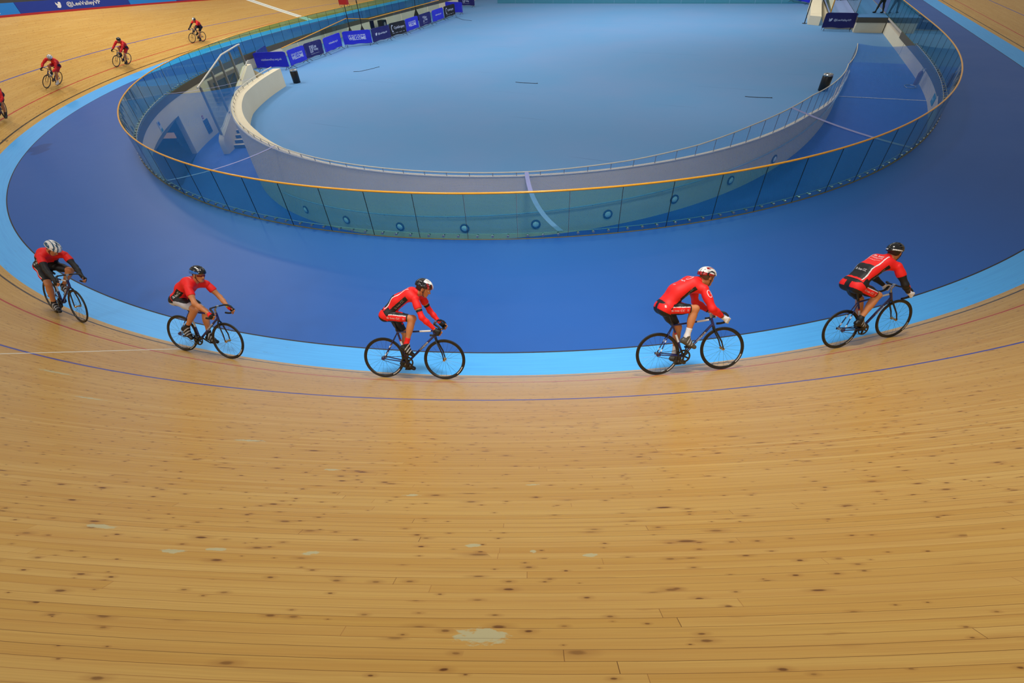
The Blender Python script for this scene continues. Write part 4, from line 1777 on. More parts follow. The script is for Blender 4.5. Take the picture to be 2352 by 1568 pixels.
SKIN = plain('tanned_skin', (196, 128, 82), .5, var=.05)
SKIN2 = plain('fair_skin', (208, 146, 104), .5, var=.05)
LIPS = plain('lips', (160, 84, 68), .5)
EYE_W = plain('eye_white', (226, 222, 214), .3)
EYE_D = plain('dark_iris', (34, 26, 22), .3)
K_RED = plain('bright_red_lycra', (236, 22, 20), .62, var=.05)
K_DRED = plain('deep_red_lycra', (196, 20, 28), .62)
K_BLK = plain('black_lycra', (16, 16, 20), .6)
K_WHT = plain('white_lycra', (222, 222, 226), .6)
K_GREY = plain('pale_grey_lycra', (188, 190, 200), .6)
HAIR = plain('dark_brown_hair', (44, 30, 24), .6, scale=40, var=.3)
SHOE = plain('black_shoe', (18, 18, 20), .35)
SHOE_W = plain('white_shoe', (214, 212, 208), .4)
STRIPE = plain('silver_shoe_strap', (170, 172, 176), .4)
PRINT_DIM = plain('grey_jersey_print', (150, 150, 150), .6)
EYE3 = np.eye(3)


class Figure:
    """joints -> rounded shapes, grouped by body region"""

    def __init__(s, J, scale=1.0):
        s.J = J
        s.P = {}
        slim = {'pelvis': scale, 'torso': scale, 'thigh': scale, 'upper': scale, 'fore': scale, 'shank': .5 + .5 * scale}

        def g(r, *p):
            k = slim.get(r.rstrip('LR') if r[-1] in 'LR' else r, 1.0)
            if p[0] == 'c':
                p = p[:3] + (p[3] * k, p[4] * k) + p[5:]
            elif r not in ('head',):
                p = p[:2] + (tuple(q * k for q in p[2]),) + p[3:]
            s.P.setdefault(r, []).append(p)
        H, N = J['hip'], J['neck']
        ax = nrm(N - H)
        lat = nrm(J['shL'] - J['shR'])
        hl = J.get('hiplat', V(0, 1, 0))
        dor = nrm(np.cross(ax, lat))
        if dor @ J['back'] < 0:
            dor = -dor
        s.ax, s.lat, s.dor, s.H, s.N = ax, lat, dor, H, N
        L = np.linalg.norm(N - H)
        s.L = L
        bow = J.get('bow', .05)
        sp = lambda u: H + ax * L * u + dor * bow * 4 * u * (1 - u) * .9
        R_ = np.array([nrm(ax * .6 + dor * 0), hl, nrm(np.cross(ax, hl))])
        g('pelvis', 'e', H + ax * .01, (.115, .155, .105), np.array([ax, hl, nrm(np.cross(ax, hl))]), .05)
        for sg in (1, -1):
            g('pelvis', 'c', J['hipL' if sg > 0 else 'hipR'] - ax * .03 + dor * .015, J['hipL' if sg > 0 else 'hipR'] + ax * .02, .098, .095, .05)
            g('torso', 'c', sp(.08) + lat * sg * .06, sp(.45) + lat * sg * .062, .098, .098, .06)
            g('torso', 'c', sp(.45) + lat * sg * .062, sp(.82) + lat * sg * .085, .100, .098, .06)
            g('torso', 'c', sp(.8) + lat * sg * .06 - dor * .02, J['shL' if sg > 0 else 'shR'] - lat * sg * .02, .085, .066, .06)
        g('torso', 'c', sp(.86), N + (J['head'] - N) * .12, .075, .06, .05)
        g('neck', 'c', N - ax * .03, J['head'] - J['hz'] * .06 - J['hx'] * .02, .058, .054, .04)
        for q, sg in (('L', 1), ('R', -1)):
            a, b, c = J['sh' + q], J['el' + q], J['wr' + q]
            g('upper' + q, 'c', a, b, .054, .043, .03)
            g('upper' + q, 'e', a + (b - a) * .4, (.085, .05, .05), np.array([nrm(b - a), nrm(np.cross(b - a, V(.3, 1, .2))), nrm(np.cross(b - a, np.cross(b - a, V(.3, 1, .2))))]), .04)
            g('fore' + q, 'c', b, b + (c - b) * .35, .043, .042, .03)
            g('fore' + q, 'c', b + (c - b) * .35, c, .042, .027, .03)
            a, b, c = J['hip' + q], J['kn' + q], J['an' + q]
            g('thigh' + q, 'c', a, a + (b - a) * .5, .092, .078, .05)
            g('thigh' + q, 'c', a + (b - a) * .5, b, .078, .056, .04)
            back = nrm(np.cross(np.cross(b - a, c - b), c - b))
            if back @ (a - b) < 0:
                back = -back
            g('shank' + q, 'c', b, c, .054, .036, .03)
            g('shank' + q, 'e', b + (c - b) * .33 + back * .016, (.13, .05, .052), np.array([nrm(c - b), nrm(np.cross(c - b, back)), back]), .04)
            h_, t_ = J['he' + q], J['to' + q]
            fd = nrm(t_ - h_)
            g('foot' + q, 'c', c, h_ + fd * .05 + (c - h_) * .3, .037, .04, .03)
            g('foot' + q, 'c', h_ + fd * .02, h_ + (t_ - h_) * .6, .034, .035, .03)
            g('foot' + q, 'c', h_ + (t_ - h_) * .55, t_, .036, .026, .03)
            g('foot' + q, 'c', c + fd * .01, h_ + (t_ - h_) * .65, .034, .03, .03)
            s.hand(q, sg)
        hx, hy, hz, hc = J['hx'], J['hy'], J['hz'], J['head']
        Rh = np.array([hx, hy, hz])
        at = lambda x, y, z: hc + hx * x + hy * y + hz * z
        g('head', 'e', at(-.01, 0, .02), (.098, .077, .095), Rh, .03)
        g('head', 'e', at(.025, 0, -.05), (.068, .058, .07), Rh, .04)
        g('head', 'c', at(.06, -.012, -.1), at(.06, .012, -.1), .024, .024, .03)
        g('head', 'c', at(.088, 0, .0), at(.106, 0, -.035), .009, .015, .012)
        g('head', 'c', at(.085, -.03, .018), at(.085, .03, .018), .013, .013, .015)
        g('head', 'c', at(.079, -.017, -.068), at(.079, .017, -.068), .0095, .0095, .01)
        for sg in (1, -1):
            g('head', 'e', at(-.005, sg * .078, -.015), (.02, .009, .032), Rh, .008)
            g('head', 'c', at(.05, sg * .045, -.02), at(.065, sg * .03, -.03), .02, .018, .02)
        s.at = at

    def hand(s, q, sg):
        J = s.J
        g = lambda r, *p: s.P.setdefault(r, []).append(p)
        W_, G, a = J['wr' + q], J['grip' + q], nrm(J['gax' + q])
        o = nrm(J['gout' + q] - a * (J['gout' + q] @ a))
        b = nrm(W_ - G - a * ((W_ - G) @ a))
        o = nrm(o - b * (o @ b))
        R = J.get('grad', .027)
        kn = [G + a * d + b * R * .75 + o * R * 1.15 for d in (.034, .012, -.010, -.031)]
        pc = sum(kn) / 4
        for k_ in kn:
            g('hand' + q, 'c', W_ + (pc - W_) * .15, k_, .016, .013, .014)
        g('hand' + q, 'c', W_, W_ + (pc - W_) * .5, .026, .024, .02)
        for i, d in enumerate((.034, .012, -.010, -.031)):
            ln = (.95, 1.05, 1.0, .82)[i]
            prev = kn[i]
            for j, ang in enumerate((95, 165, 235)):
                th = math.radians(45 + (ang - 45) * ln)
                nx_ = G + a * d + R * (math.cos(th) * b + math.sin(th) * o)
                g('hand' + q, 'c', prev, nx_, .0098 - .0006 * j, .0092 - .0006 * j, .004)
                prev = nx_
        th0 = W_ + (G - W_) * .45 + a * .02 - o * .012
        t1 = G + a * .052 + R * (math.cos(-.5) * b + math.sin(-.5) * o)
        t2 = G + a * .058 + R * (math.cos(-1.7) * b + math.sin(-1.7) * o)
        g('hand' + q, 'c', th0, t1, .014, .011, .01)
        g('hand' + q, 'c', t1, t2, .0108, .0095, .004)

    def sel(s, *names):
        out = []
        for n in names:
            if n.endswith('*'):
                out += s.P[n[:-1] + 'L'] + s.P[n[:-1] + 'R']
            else:
                out += s.P[n]
        return out

    def bounds(s, prims, pad=.06):
        lo, hi = V(9, 9, 9), V(-9, -9, -9)
        for p in prims:
            if p[0] == 'c':
                r = max(p[3], p[4])
                for q in (p[1], p[2]):
                    lo, hi = np.minimum(lo, q - r), np.maximum(hi, q + r)
            else:
                r = max(p[2])
                lo, hi = np.minimum(lo, p[1] - r), np.maximum(hi, p[1] + r)
        return lo - pad, hi + pad

    def field(s, prims, h, inflate=0.0):
        lo, hi = s.bounds(prims)
        return Field(lo, hi, h).add(prims, inflate)

    def tc(s, p):
        """torso coordinates: along the spine 0..1, sideways, towards the back"""
        d = p - s.H
        return (d @ s.ax) / s.L, d @ s.lat, d @ s.dor


ALL = ['pelvis', 'torso', 'neck', 'head', 'upper*', 'fore*', 'hand*', 'thigh*', 'shank*', 'foot*']


def project_letters(name, parent_obj, txt, o, xd, yd, nd, w, h, mat, bold=0.01, shear=0.0, reach=.2):
    """letters laid on the surface of a garment"""
    me = parent_obj.data
    bv = BVHTree.FromPolygons([v.co[:] for v in me.vertices], [p.vertices[:] for p in me.polygons])
    if isinstance(txt, str):
        vs, fs = fit_text(txt, w=w, h=h, bold=bold, shear=shear)
    else:
        vs, fs = txt
    out, ok = [], []
    for a, b in vs:
        q = o + xd * a + yd * b + nd * reach
        hit = bv.ray_cast(Vector(q), Vector(-nd), reach * 1.6)
        if hit[0] is None:
            out.append((0, 0, 0))
            ok.append(False)
        else:
            out.append(tuple(np.array(hit[0]) + nd * .0035))
            ok.append(True)
    fs = [f for f in fs if all(ok[i] for i in f)]
    if not fs:
        return None
    mb = MB()
    mb.add(out, fs)
    return mb.build(name, mat, parent_obj, False, fix=False)


def head_axes(yaw, pitch, roll=0.0):
    hx = V(math.cos(yaw) * math.cos(pitch), math.sin(yaw) * math.cos(pitch), math.sin(pitch))
    hy = nrm(np.cross(V(0, 0, 1), hx))
    hz = np.cross(hx, hy)
    c, s_ = math.cos(roll), math.sin(roll)
    return hx, c * hy + s_ * hz, c * hz - s_ * hy


def rider_joints(sp):
    J = {}
    J['hip'] = V(sp['hip'][0], 0, sp['hip'][1])
    J['neck'] = V(sp['neck'][0], sp.get('nky', 0), sp['neck'][1])
    J['back'] = V(-.5, 0, .8)
    J['bow'] = sp.get('bow', .06)
    J['hiplat'] = V(0, 1, 0)
    sw = sp.get('shw', .185)
    hd = J['head'] = V(sp['head'][0], sp.get('hdy', 0), sp['head'][1])
    J['hx'], J['hy'], J['hz'] = head_axes(sp.get('yaw', 0), sp.get('pitch', -.25), sp.get('roll', 0))
    for q, sg in (('L', 1), ('R', -1)):
        J['sh' + q] = V(sp['sh'][0], sg * sw + sp.get('nky', 0) * .6, sp['sh'][1])
        gi = sp.get('grip', (.45, .805))
        pts = hook(sg)
        seg = (sp.get('gseg', 6.6))
        i = int(seg)
        f = seg - i
        G = pts[i] * (1 - f) + pts[i + 1] * f
        J['grip' + q] = G
        J['gax' + q] = pts[i] - pts[i + 1]
        J['gout' + q] = V(0, sg, 0)
        b = nrm(np.cross(J['gax' + q], V(0, 1, 0)))
        if b[0] > 0:
            b = -b
        J['wr' + q] = G + b * .072 + V(-.012, sg * .012, .022)
        J['el' + q] = ik(J['sh' + q], J['wr' + q], .30, .265, V(-.5, sg * .75, -.25))
        J['hip' + q] = J['hip'] + V(0, sg * .092, -.012)
        a = sp['crank'] + (0 if sg < 0 else PI)
        Pd = BB + V(.165 * math.cos(a), sg * .118, .165 * math.sin(a))
        ph = sp['foot'][0 if sg < 0 else 1]
        fd = V(math.cos(ph), 0, math.sin(ph))
        uu = V(-math.sin(ph), 0, math.cos(ph))
        ball = Pd + uu * .045
        J['he' + q] = ball - fd * .145
        J['to' + q] = ball + fd * .085
        J['an' + q] = J['he' + q] + fd * .04 + uu * .085
        kn = sp.get('kny', (.0, .0))[0 if sg < 0 else 1]
        J['kn' + q] = ik(J['hip' + q], J['an' + q], .42, .425, V(1, sg * kn, .6))
    return J


def helmet(F, t, h, cols, paint, strap=True):
    J = F.J
    hx, hy, hz, at = J['hx'], J['hy'], J['hz'], F.at
    R = np.array([hx, hy, hz])
    lo, hi = at(0, 0, .04) - .2, at(0, 0, .04) + .2
    f = Field(lo, hi, h)
    f.add([('e', at(-.012, 0, .035), (.142, .103, .115), R, .02), ('e', at(-.06, 0, .025), (.10, .088, .09), R, .04)])
    f.cut(at(.02, 0, .022), -hz * .96 + hx * .14)
    # brow and temple cut, and lengthwise vents
    f.cut(at(.128, 0, .02), hx * .8 - hz * .6)
    if h < .012:
        gr = []
        for y, z in ((0, .155), (.036, .149), (-.036, .149), (.07, .122), (-.07, .122), (.094, .085), (-.094, .085)):
            gr.append(('c', at(.075, y * .8, z - .022), at(-.1, y, z - .014), .0095, .0095, .004))
        f.minus(gr)

    def pf(c, n):
        d = c - at(0, 0, .035)
        return paint(d @ hx, d @ hy, d @ hz)
    o = f.mesh('helmet', cols, t, pf)
    if strap:
        mb = MB()
        for sg in (1, -1):
            mb.tube([at(.035, sg * .083, .03), at(.028, sg * .077, -.05), at(.03, sg * .058, -.09), at(.048, sg * .03, -.122), at(.055, 0, -.128)], .0045, 5)
            mb.tube([at(-.05, sg * .08, .025), at(.012, sg * .079, -.045), at(.028, sg * .074, -.058)], .0045, 5)
        mb.build('strap', M_BLKPL, o)
    return o


def eyes(F, t):
    for sg in (1, -1):
        c = F.at(.083, sg * .03, -.002)
        mb = MB()
        mb.lathe([(.001, .011), (.006, .0095), (.010, .004), (.011, -.003)], c, 10, ax=F.J['hx'])
        e_ = mb.build('eye', EYE_W, t)
        mb = MB()
        mb.lathe([(.0055, .0105), (.003, .0125), (.0008, .013)], c, 8, ax=F.J['hx'])
        mb.build('iris', EYE_D, e_)
def garment(name, F, parts, mats, t, h):
    """parts: list of (shapes, inflate, cuts, paint); one mesh for the whole garment"""
    obs = []
    for prims, inf, cuts, paint in parts:
        if isinstance(prims, str):
            f = core_field(F, prims, h, inf)
        else:
            f = F.field(prims, h, inf)
        for q in cuts:
            f.cut(*q)
        o = f.mesh(name, mats, None, paint)
        if len(o.data.polygons):
            obs.append(o)
        else:
            bpy.data.objects.remove(o)
    base = obs[0]
    bm = bmesh.new()
    for o in obs:
        bm.from_mesh(o.data)
    bm.to_mesh(base.data)
    bm.free()
    for o in obs[1:]:
        me = o.data
        bpy.data.objects.remove(o)
        bpy.data.meshes.remove(me)
    base.parent = t
    base.name = name
    return base


def core_field(F, which, h, inf):
    """upper or lower half of the figure's own surface, let out a little"""
    low = F.sel('torso', 'pelvis', 'thigh*')
    if which == 'legs':
        low = low + F.sel('shank*')
    f = F.field(low, h, inf)
    dT = f.dist(F.sel('torso', 'pelvis') if which == 'upper' else F.sel('torso'))
    dL = f.dist(F.sel('thigh*') if which == 'upper' else F.sel('thigh*', 'pelvis'))
    if which == 'upper':
        f.a = np.maximum(f.a, dT - dL)
        f.cut(F.H + F.ax * F.L * .03, -F.ax)
        f.cut(F.N + F.ax * .05, F.ax)
    else:
        f.a = np.maximum(f.a, np.minimum(f.plane(F.H + F.ax * F.L * .2, F.ax), dL - dT))
    return f


def p_const(i):
    return lambda c, n: np.full(len(c), i)


def jersey_paint(F, kind):
    def p(c, n):
        u, y, d = F.tc(c)
        ay = np.abs(y)
        i = np.zeros(len(c), int)
        if kind == 'club':
            i[(u < .2) & (d < .07)] = 1
            i[(ay > .07) & (np.abs(d - .035 * (u - .4)) < .036) & (u < .76)] = 1
            i[(d > .04) & (ay < .128) & (u > .10) & (u < .50)] = 1
            i[(np.abs(ay - .134 + .05 * np.maximum(u - .6, 0)) < .0065) & (d > .02) & (u > .08) & (u < .92)] = 2
            i[(u < .05)] = 1
        elif kind == 'plain':
            i[(ay > .085) & (np.abs(d + .012 - .05 * (u - .5)) < .030) & (u > .36) & (u < .80)] = 1
            i[(u < .36) & (d < -.015) & (ay > .03)] = 1
        elif kind == 'side':
            i[(ay > .075) & (np.abs(d - .0) < .05) & (u < .50) & (u > .06)] = 1
            i[(np.abs(ay - .07) < .005) & (d > .03) & (u > .5)] = 2
        elif kind == 'front':
            i[(ay > .06) & (d < .08) & (u < .52)] = 1
            i[(d < -.03) & (u < .42)] = 1
        elif kind == 'far':
            i[(ay > .07) & (d < .07) & (u < .34)] = 3
            i[u < .12] = 3
        elif kind == 'fardark':
            i[u < .36] = 3
        return i
    return p


def shorts_paint(F, q, kind):
    a, b = F.J['hip' + q], F.J['kn' + q]
    td = nrm(b - a)
    tw = nrm(V(0, 0, 1) - td * td[2])
    L = np.linalg.norm(b - a)
    sg = 1 if q == 'L' else -1

    def p(c, n):
        d = c - a
        t_ = d @ td / L
        w = d @ tw
        out = (n @ V(0, sg, 0)) > -.12
        i = np.ones(len(c), int)
        if kind == 'club':
            i[out & (w > -.062) & (w < .032)] = 0
            i[out & (np.abs(w - .036) < .006)] = 2
            i[(w > .055) & (np.abs(t_ - .48) < .13) & (np.abs(d[:, 1]) < .03)] = 0
            i[t_ > .77] = 1
        elif kind == 'white':
            i[out & (w > -.066) & (w < .012 + .07 * t_) & (t_ > -.15)] = 3
            i[(t_ > .66)] = 3
        elif kind == 'stripe':
            i[out & (w > -.03) & (w < .035)] = 0
            i[out & (np.abs(w - .038) < .006)] = 2
            i[t_ > .72] = 1
        elif kind == 'red':
            i[:] = 4
            i[(w < -.04)] = 1
        return i
    return p


def pelvis_paint(F, kind):
    def p(c, n):
        u, y, d = F.tc(c)
        ay = np.abs(y)
        i = np.ones(len(c), int)
        z = c[:, 2] - F.H[2]
        x = c[:, 0] - F.H[0]
        if kind == 'club':
            i[(ay > .045) & (z > -.015 - .6 * (x + .1)) & (z < .08)] = 0
            i[ay < .045] = 1
        elif kind == 'white':
            i[(ay > .07) & (z < -.05)] = 3
        elif kind == 'stripe':
            i[(ay > .09) & (z > -.05)] = 0
        elif kind == 'red':
            i[:] = 4
        return i
    return p


def shoe_paint(F, q, straps):
    a, b = F.J['he' + q], F.J['to' + q]
    fd = nrm(b - a)
    L = np.linalg.norm(b - a)

    def p(c, n):
        t_ = (c - a) @ fd / L
        i = np.zeros(len(c), int)
        if straps:
            m = n[:, 2] > -.2
            for lo, hi in ((.30, .37), (.48, .55), (.66, .72)):
                i[m & (t_ > lo) & (t_ < hi)] = 1
        return i
    return p


def rider(M, label, sp):
    J = rider_joints(sp)
    F = Figure(J, sp.get('slim', .93))
    t = thing('person', label, 'person', M, 'cyclists riding round the track')
    h = sp.get('h', .0068)
    far = h > .011
    lo, hi = F.bounds(F.sel(*ALL))
    skin = sp.get('skin', SKIN)
    body = Field(lo, hi, h).add(F.sel('torso', 'pelvis', 'thigh*', 'shank*', 'foot*', 'upper*', 'fore*', 'neck', 'head', 'hand*'))
    lipc = F.at(.086, 0, -.068)

    def bp(c, n):
        d = c - lipc
        return ((np.abs(d @ J['hz']) < .006) & (np.abs(d @ J['hy']) < .02) & (d @ J['hx'] > -.014)).astype(int)
    body.mesh('body', [skin, LIPS], t, bp)
    K = [K_RED, K_BLK, K_WHT, K_GREY, K_DRED]
    # --- jersey
    ax = F.ax
    KJ = [K_RED, K_BLK, K_WHT, plain('dark_plum_lycra', (52, 16, 44), .6), K_DRED]
    parts = [('upper', .010, [], jersey_paint(F, sp['jersey']))]
    for q in 'RL':
        a, b, c = J['sh' + q], J['el' + q], J['wr' + q]
        if sp['sleeve'] == 'short':
            cuts = [(a + (b - a) * .52, b - a), (a - (b - a) * .18, a - b)]
            pr = F.sel('upper' + q)
        else:
            cuts = [(c - (c - b) * .1, c - b), (a - (b - a) * .18, a - b)]
            pr = F.sel('upper' + q, 'fore' + q)
        col = sp.get('sleeve_col', 0)

        def pp(cc, nn, a=a, b=b, c=c, col=col):
            i = np.full(len(cc), col)
            s_ = (cc - a) @ nrm(b - a) / np.linalg.norm(b - a)
            if sp['sleeve'] == 'short':
                i[s_ > .47] = sp.get('hem', 0)
            else:
                w_ = (cc - b) @ nrm(c - b) / np.linalg.norm(c - b)
                i[w_ > .83] = sp.get('cuff', 1)
            return i
        parts.append((pr, .010, cuts, pp))
    jer = garment('jersey', F, parts, KJ, t, h)
    # --- shorts
    cuts, pts_ = [], {}
    for q in 'RL':
        a, b = J['hip' + q], J['kn' + q]
        cuts.append((a + (b - a) * .82, b - a, 1 if q == 'L' else -1))
        pts_[q] = shorts_paint(F, q, sp['shorts'])
    pel = pelvis_paint(F, sp['shorts'])

    def sp_paint(c, n):
        i = np.where(c[:, 1] < 0, pts_['R'](c, n), pts_['L'](c, n))
        th_ = np.full(len(c), -9.0)
        for q, sg in (('R', -1), ('L', 1)):
            a, b = J['hip' + q], J['kn' + q]
            m = c[:, 1] * sg > 0
            th_[m] = ((c[m] - a) @ nrm(b - a)) / np.linalg.norm(b - a)
        return np.where(th_ < .10, pel(c, n), i)
    parts = [('lower', .0065, cuts, sp_paint)]
    sho = garment('shorts', F, parts, K, t, h)
    # --- sleeves worn separately
    if sp.get('warmer') is not None:
        for q in 'RL':
            a, b, c = J['sh' + q], J['el' + q], J['wr' + q]
            m = sp['warmer']

            def pw(cc, nn, a=a, b=b, c=c):
                s_ = (cc - a) @ nrm(b - a) / np.linalg.norm(b - a)
                i = np.zeros(len(cc), int)
                if sp.get('band'):
                    i[s_ < .70] = 1
                if sp.get('flash'):
                    w_ = (cc - b) @ nrm(c - b) / np.linalg.norm(c - b)
                    i[(w_ > .05) & (w_ < .95) & (nn @ V(.8, -.3 if q == 'R' else .3, .4) > .62)] = 2
                return i
            garment('arm_warmer', F, [(F.sel('upper' + q, 'fore' + q), .005, [(a + (b - a) * sp.get('w0', .6), a - b), (c + (c - b) * .02, c - b)], pw)], [m, K_BLK, K_RED], t, h)
    # --- gloves
    if sp.get('glove') is not None:
        for q in 'RL':
            P_ = F.P['hand' + q]
            pr = P_ if sp.get('fullglove') else P_[:5] + [P_[5], P_[8], P_[11], P_[14], P_[17]]
            w = J['wr' + q]
            garment('glove', F, [(pr, .0035, [(w + (J['el' + q] - w) * .03, J['el' + q] - w)], p_const(0) if not sp.get('glovered') else
                                  (lambda c, n, w=w: ((c - w) @ nrm(J['gripR'] - J['wrR']) < .05).astype(int)))], [sp['glove'], K_RED], t, h)
    # --- socks and shoes
    for k, q in enumerate('RL'):
        an, kn = J['an' + q], J['kn' + q]
        garment('sock', F, [(F.sel('shank' + q) + F.P['foot' + q][:1], .004, [(an + nrm(kn - an) * sp.get('sockh', .09), kn - an), (an - nrm(kn - an) * .05, an - kn)], p_const(0))], [sp.get('sock', K_BLK)], t, h)
        garment('shoe', F, [(F.sel('foot' + q), .006, [(an + nrm(kn - an) * .03, kn - an)], shoe_paint(F, q, not far))], [sp.get('shoe', SHOE), STRIPE], t, h)
    # --- head
    hx, hy, hz = J['hx'], J['hy'], J['hz']
    f = Field(F.at(0, 0, 0) - .17, F.at(0, 0, 0) + .17, h)
    hl = sp.get('hairlen', .0)
    f.add([('e', F.at(-.022, 0, .012), (.094, .083, .096), np.array([hx, hy, hz]), .02)])
    if hl:
        f.add([('c', F.at(-.07, 0, -.03), F.at(-.1, 0, -.04 - hl), .062, .036, .04)])
    f.cut(F.at(-.005, 0, -.03), hx * .8 - hz * .45)
    f.mesh('hair', sp.get('hair', HAIR), t)
    helmet(F, t, h, sp['hcols'], sp['hpaint'], True)
    if not far:
        eyes(F, t)
    if sp.get('glasses'):
        mb = MB()
        n = 9
        for k in range(n):
            th_ = -1.1 + 2.2 * k / (n - 1)
            for dz in (-.018, .014):
                mb.v.append(tuple(F.at(.012 + .09 * math.cos(th_), .084 * math.sin(th_), dz)))
        for k in range(n - 1):
            mb.f.append((2 * k, 2 * k + 2, 2 * k + 3, 2 * k + 1))
            mb.m.append(0)
        mb.build('sunglasses', plain('red_tinted_lens', (120, 20, 30), .15), t)
    if sp.get('wristband'):
        q = 'L'
        mb = MB()
        c, b = J['wr' + q], J['el' + q]
        p0, p1 = c + (b - c) * .06, c + (b - c) * .14
        mb.tube([p0, p1], [.036, .038], 12)
        mb.build('wristband', plain('yellow_wristband', (222, 196, 60), .5), t)
    # --- writing on the kit
    if sp.get('text'):
        for (obj_, txt, o, xd, yd, nd, w, hh, m, bold) in sp['text'](F, jer, sho):
            project_letters('lettering', obj_, txt, o, xd, yd, nd, w, hh, m, bold)
    return t


def side_text(F, side, u0, d0, w, h, txt, mat, tilt=0.0, bold=.012, jer=None):
    """letters on the flank, reading towards the head on the rider's right side"""
    s_ = -1 if side == 'R' else 1
    o = F.H + F.ax * F.L * u0 + F.dor * d0 + V(0, s_ * .12, 0)
    xd = nrm(F.ax * math.cos(tilt) + F.dor * math.sin(tilt)) * (1 if side == 'R' else -1)
    nd = V(0, s_, 0)
    yd = nrm(np.cross(nd, xd))
    return (jer, txt, o, xd, yd, nd, w, h, mat, bold)


def thigh_text(F, q, t0, w0, w, h, txt, mat, sho, bold=.0):
    a, b = F.J['hip' + q], F.J['kn' + q]
    td = nrm(b - a)
    td = nrm(V(td[0], 0, td[2]))
    s_ = -1 if q == 'R' else 1
    tw = nrm(V(0, 0, 1) - td * td[2])
    o = a + (b - a) * t0 + tw * w0
    xd = td * (1 if q == 'R' else -1)
    nd = V(0, s_, 0)
    return (sho, txt, o, xd, nrm(np.cross(nd, xd)), nd, w, h, mat, bold)


def back_text(F, u0, y0, w, h, txt, mat, jer, bold=.01):
    o = F.H + F.ax * F.L * u0 + F.dor * .1 + F.lat * y0
    xd = -F.lat
    nd = F.dor
    return (jer, txt, o, xd, F.ax, nd, w, h, mat, bold)


def tx_club(F, jer, sho):
    L = []
    for q in 'RL':
        L.append(side_text(F, q, .48, .004, .2, .034, 'St Ives CC', PRINT_DIM, .12, jer=jer))
        L.append(thigh_text(F, q, .32, -.014, .2, .032, 'St Ives CC', K_WHT, sho, .004))
        L.append(thigh_text(F, q, .68, -.012, .024, .03, 'SI', K_WHT, sho))
    L.append(back_text(F, .84, 0, .17, .034, 'St Ives', K_WHT, jer, .016))
    L.append(back_text(F, .77, 0, .19, .022, 'CYCLING CLUB', K_WHT, jer, .008))
    L.append(back_text(F, .70, 0, .2, .014, 'www.stivescc', K_WHT, jer, .0))
    L.append(back_text(F, .32, 0, .18, .034, 'St Ives CC', K_WHT, jer, .008))
    return L


def tx_plain(F, jer, sho):
    L = []
    for q in 'RL':
        L.append(side_text(F, q, .60, -.006, .16, .026, 'St Ives CC', PRINT_DIM, .3, jer=jer))
        L.append(thigh_text(F, q, .32, -.014, .2, .03, 'St Ives CC', K_WHT, sho, .004))
        L.append(thigh_text(F, q, .68, -.012, .024, .03, 'SI', K_WHT, sho))
        L.append(thigh_text(F, q, -.12, .05, .028, .032, 'S', K_WHT, sho, .03))
    # white open ring with a wing near the neck
    q = MB()
    n = 22
    for k in range(n):
        a0, a1 = math.radians(140 + 300 * k / n), math.radians(140 + 300 * (k + 1) / n)
        q.add([(.045 * math.cos(a0), .045 * math.sin(a0), 0), (.053 * math.cos(a0), .053 * math.sin(a0), 0), (.053 * math.cos(a1), .053 * math.sin(a1), 0), (.045 * math.cos(a1), .045 * math.sin(a1), 0)], [(0, 1, 2, 3)])
    bv, bf = bird2d(.05)
    q.add([(a - .02, b + .035, 0) for a, b in bv], bf)
    L.append(back_text(F, .86, -.075, 0, 0, (np.array(q.v)[:, :2], q.f), K_WHT, jer))
    L.append(back_text(F, .72, -.03, .16, .022, 'PEARL', K_WHT, jer, .012))
    L.append(back_text(F, .5, -.02, .09, .024, 'AI  BR', K_WHT, jer, .01))
    # white roundel with a bar on the upper arm
    q = MB()
    for k in range(n):
        a0, a1 = 2 * PI * k / n, 2 * PI * (k + 1) / n
        q.add([(.026 * math.cos(a0), .05 * math.sin(a0), 0), (.033 * math.cos(a0), .06 * math.sin(a0), 0), (.033 * math.cos(a1), .06 * math.sin(a1), 0), (.026 * math.cos(a1), .05 * math.sin(a1), 0)], [(0, 1, 2, 3)])
    q.add([(-.028, -.007, 0), (.028, -.007, 0), (.028, .007, 0), (-.028, .007, 0)], [(0, 1, 2, 3)])
    a, b = F.J['shR'], F.J['elR']
    up = nrm(a - b)
    nd = nrm(V(.35, -1, 0) - up * (V(.35, -1, 0) @ up))
    L.append((jer, (np.array(q.v)[:, :2], q.f), a + (b - a) * .30, nrm(np.cross(up, nd)), up, nd, 0, 0, K_WHT, 0))
    return L


def tx_side(F, jer, sho):
    return [side_text(F, q, .29, .0, .17, .042, 'St Ives CC', K_WHT, -.1, jer=jer) for q in 'RL']


H_BLK = plain('black_helmet_shell', (18, 18, 22), .22, coat=.5)
H_WHT = plain('white_helmet_shell', (226, 226, 226), .25, coat=.5)
H_RED = plain('red_helmet_shell', (160, 22, 30), .25, coat=.5)
H_SIL = plain('silver_helmet_shell', (170, 176, 178), .25, coat=.5)
H_BLU = plain('blue_helmet_shell', (34, 110, 200), .25, coat=.5)
H_CYAN = plain('dark_teal_flash', (30, 78, 110), .3)


def hp_r3(x, y, z):
    i = np.zeros(len(x), int)
    ay = np.abs(y)
    i[(x > -.02) & (ay > .03) & (np.sin(ay * 120 - x * 18) > .35)] = 2
    i[(z > .075) & (x > -.06)] = 1
    i[(ay < .02) & (x > 0)] = 1
    i[x < -.03] = 0
    return i


def hp_r4(x, y, z):
    i = np.ones(len(x), int)
    ay = np.abs(y)
    i[(np.abs(ay - .05) < .014) & (x > -.09) & (x < .02) & (z > .03)] = 2
    i[(z < .012) & (x < .05)] = 2
    i[(np.sin(ay * 150 + x * 10) > .8) & (z < .06)] = 0
    return i


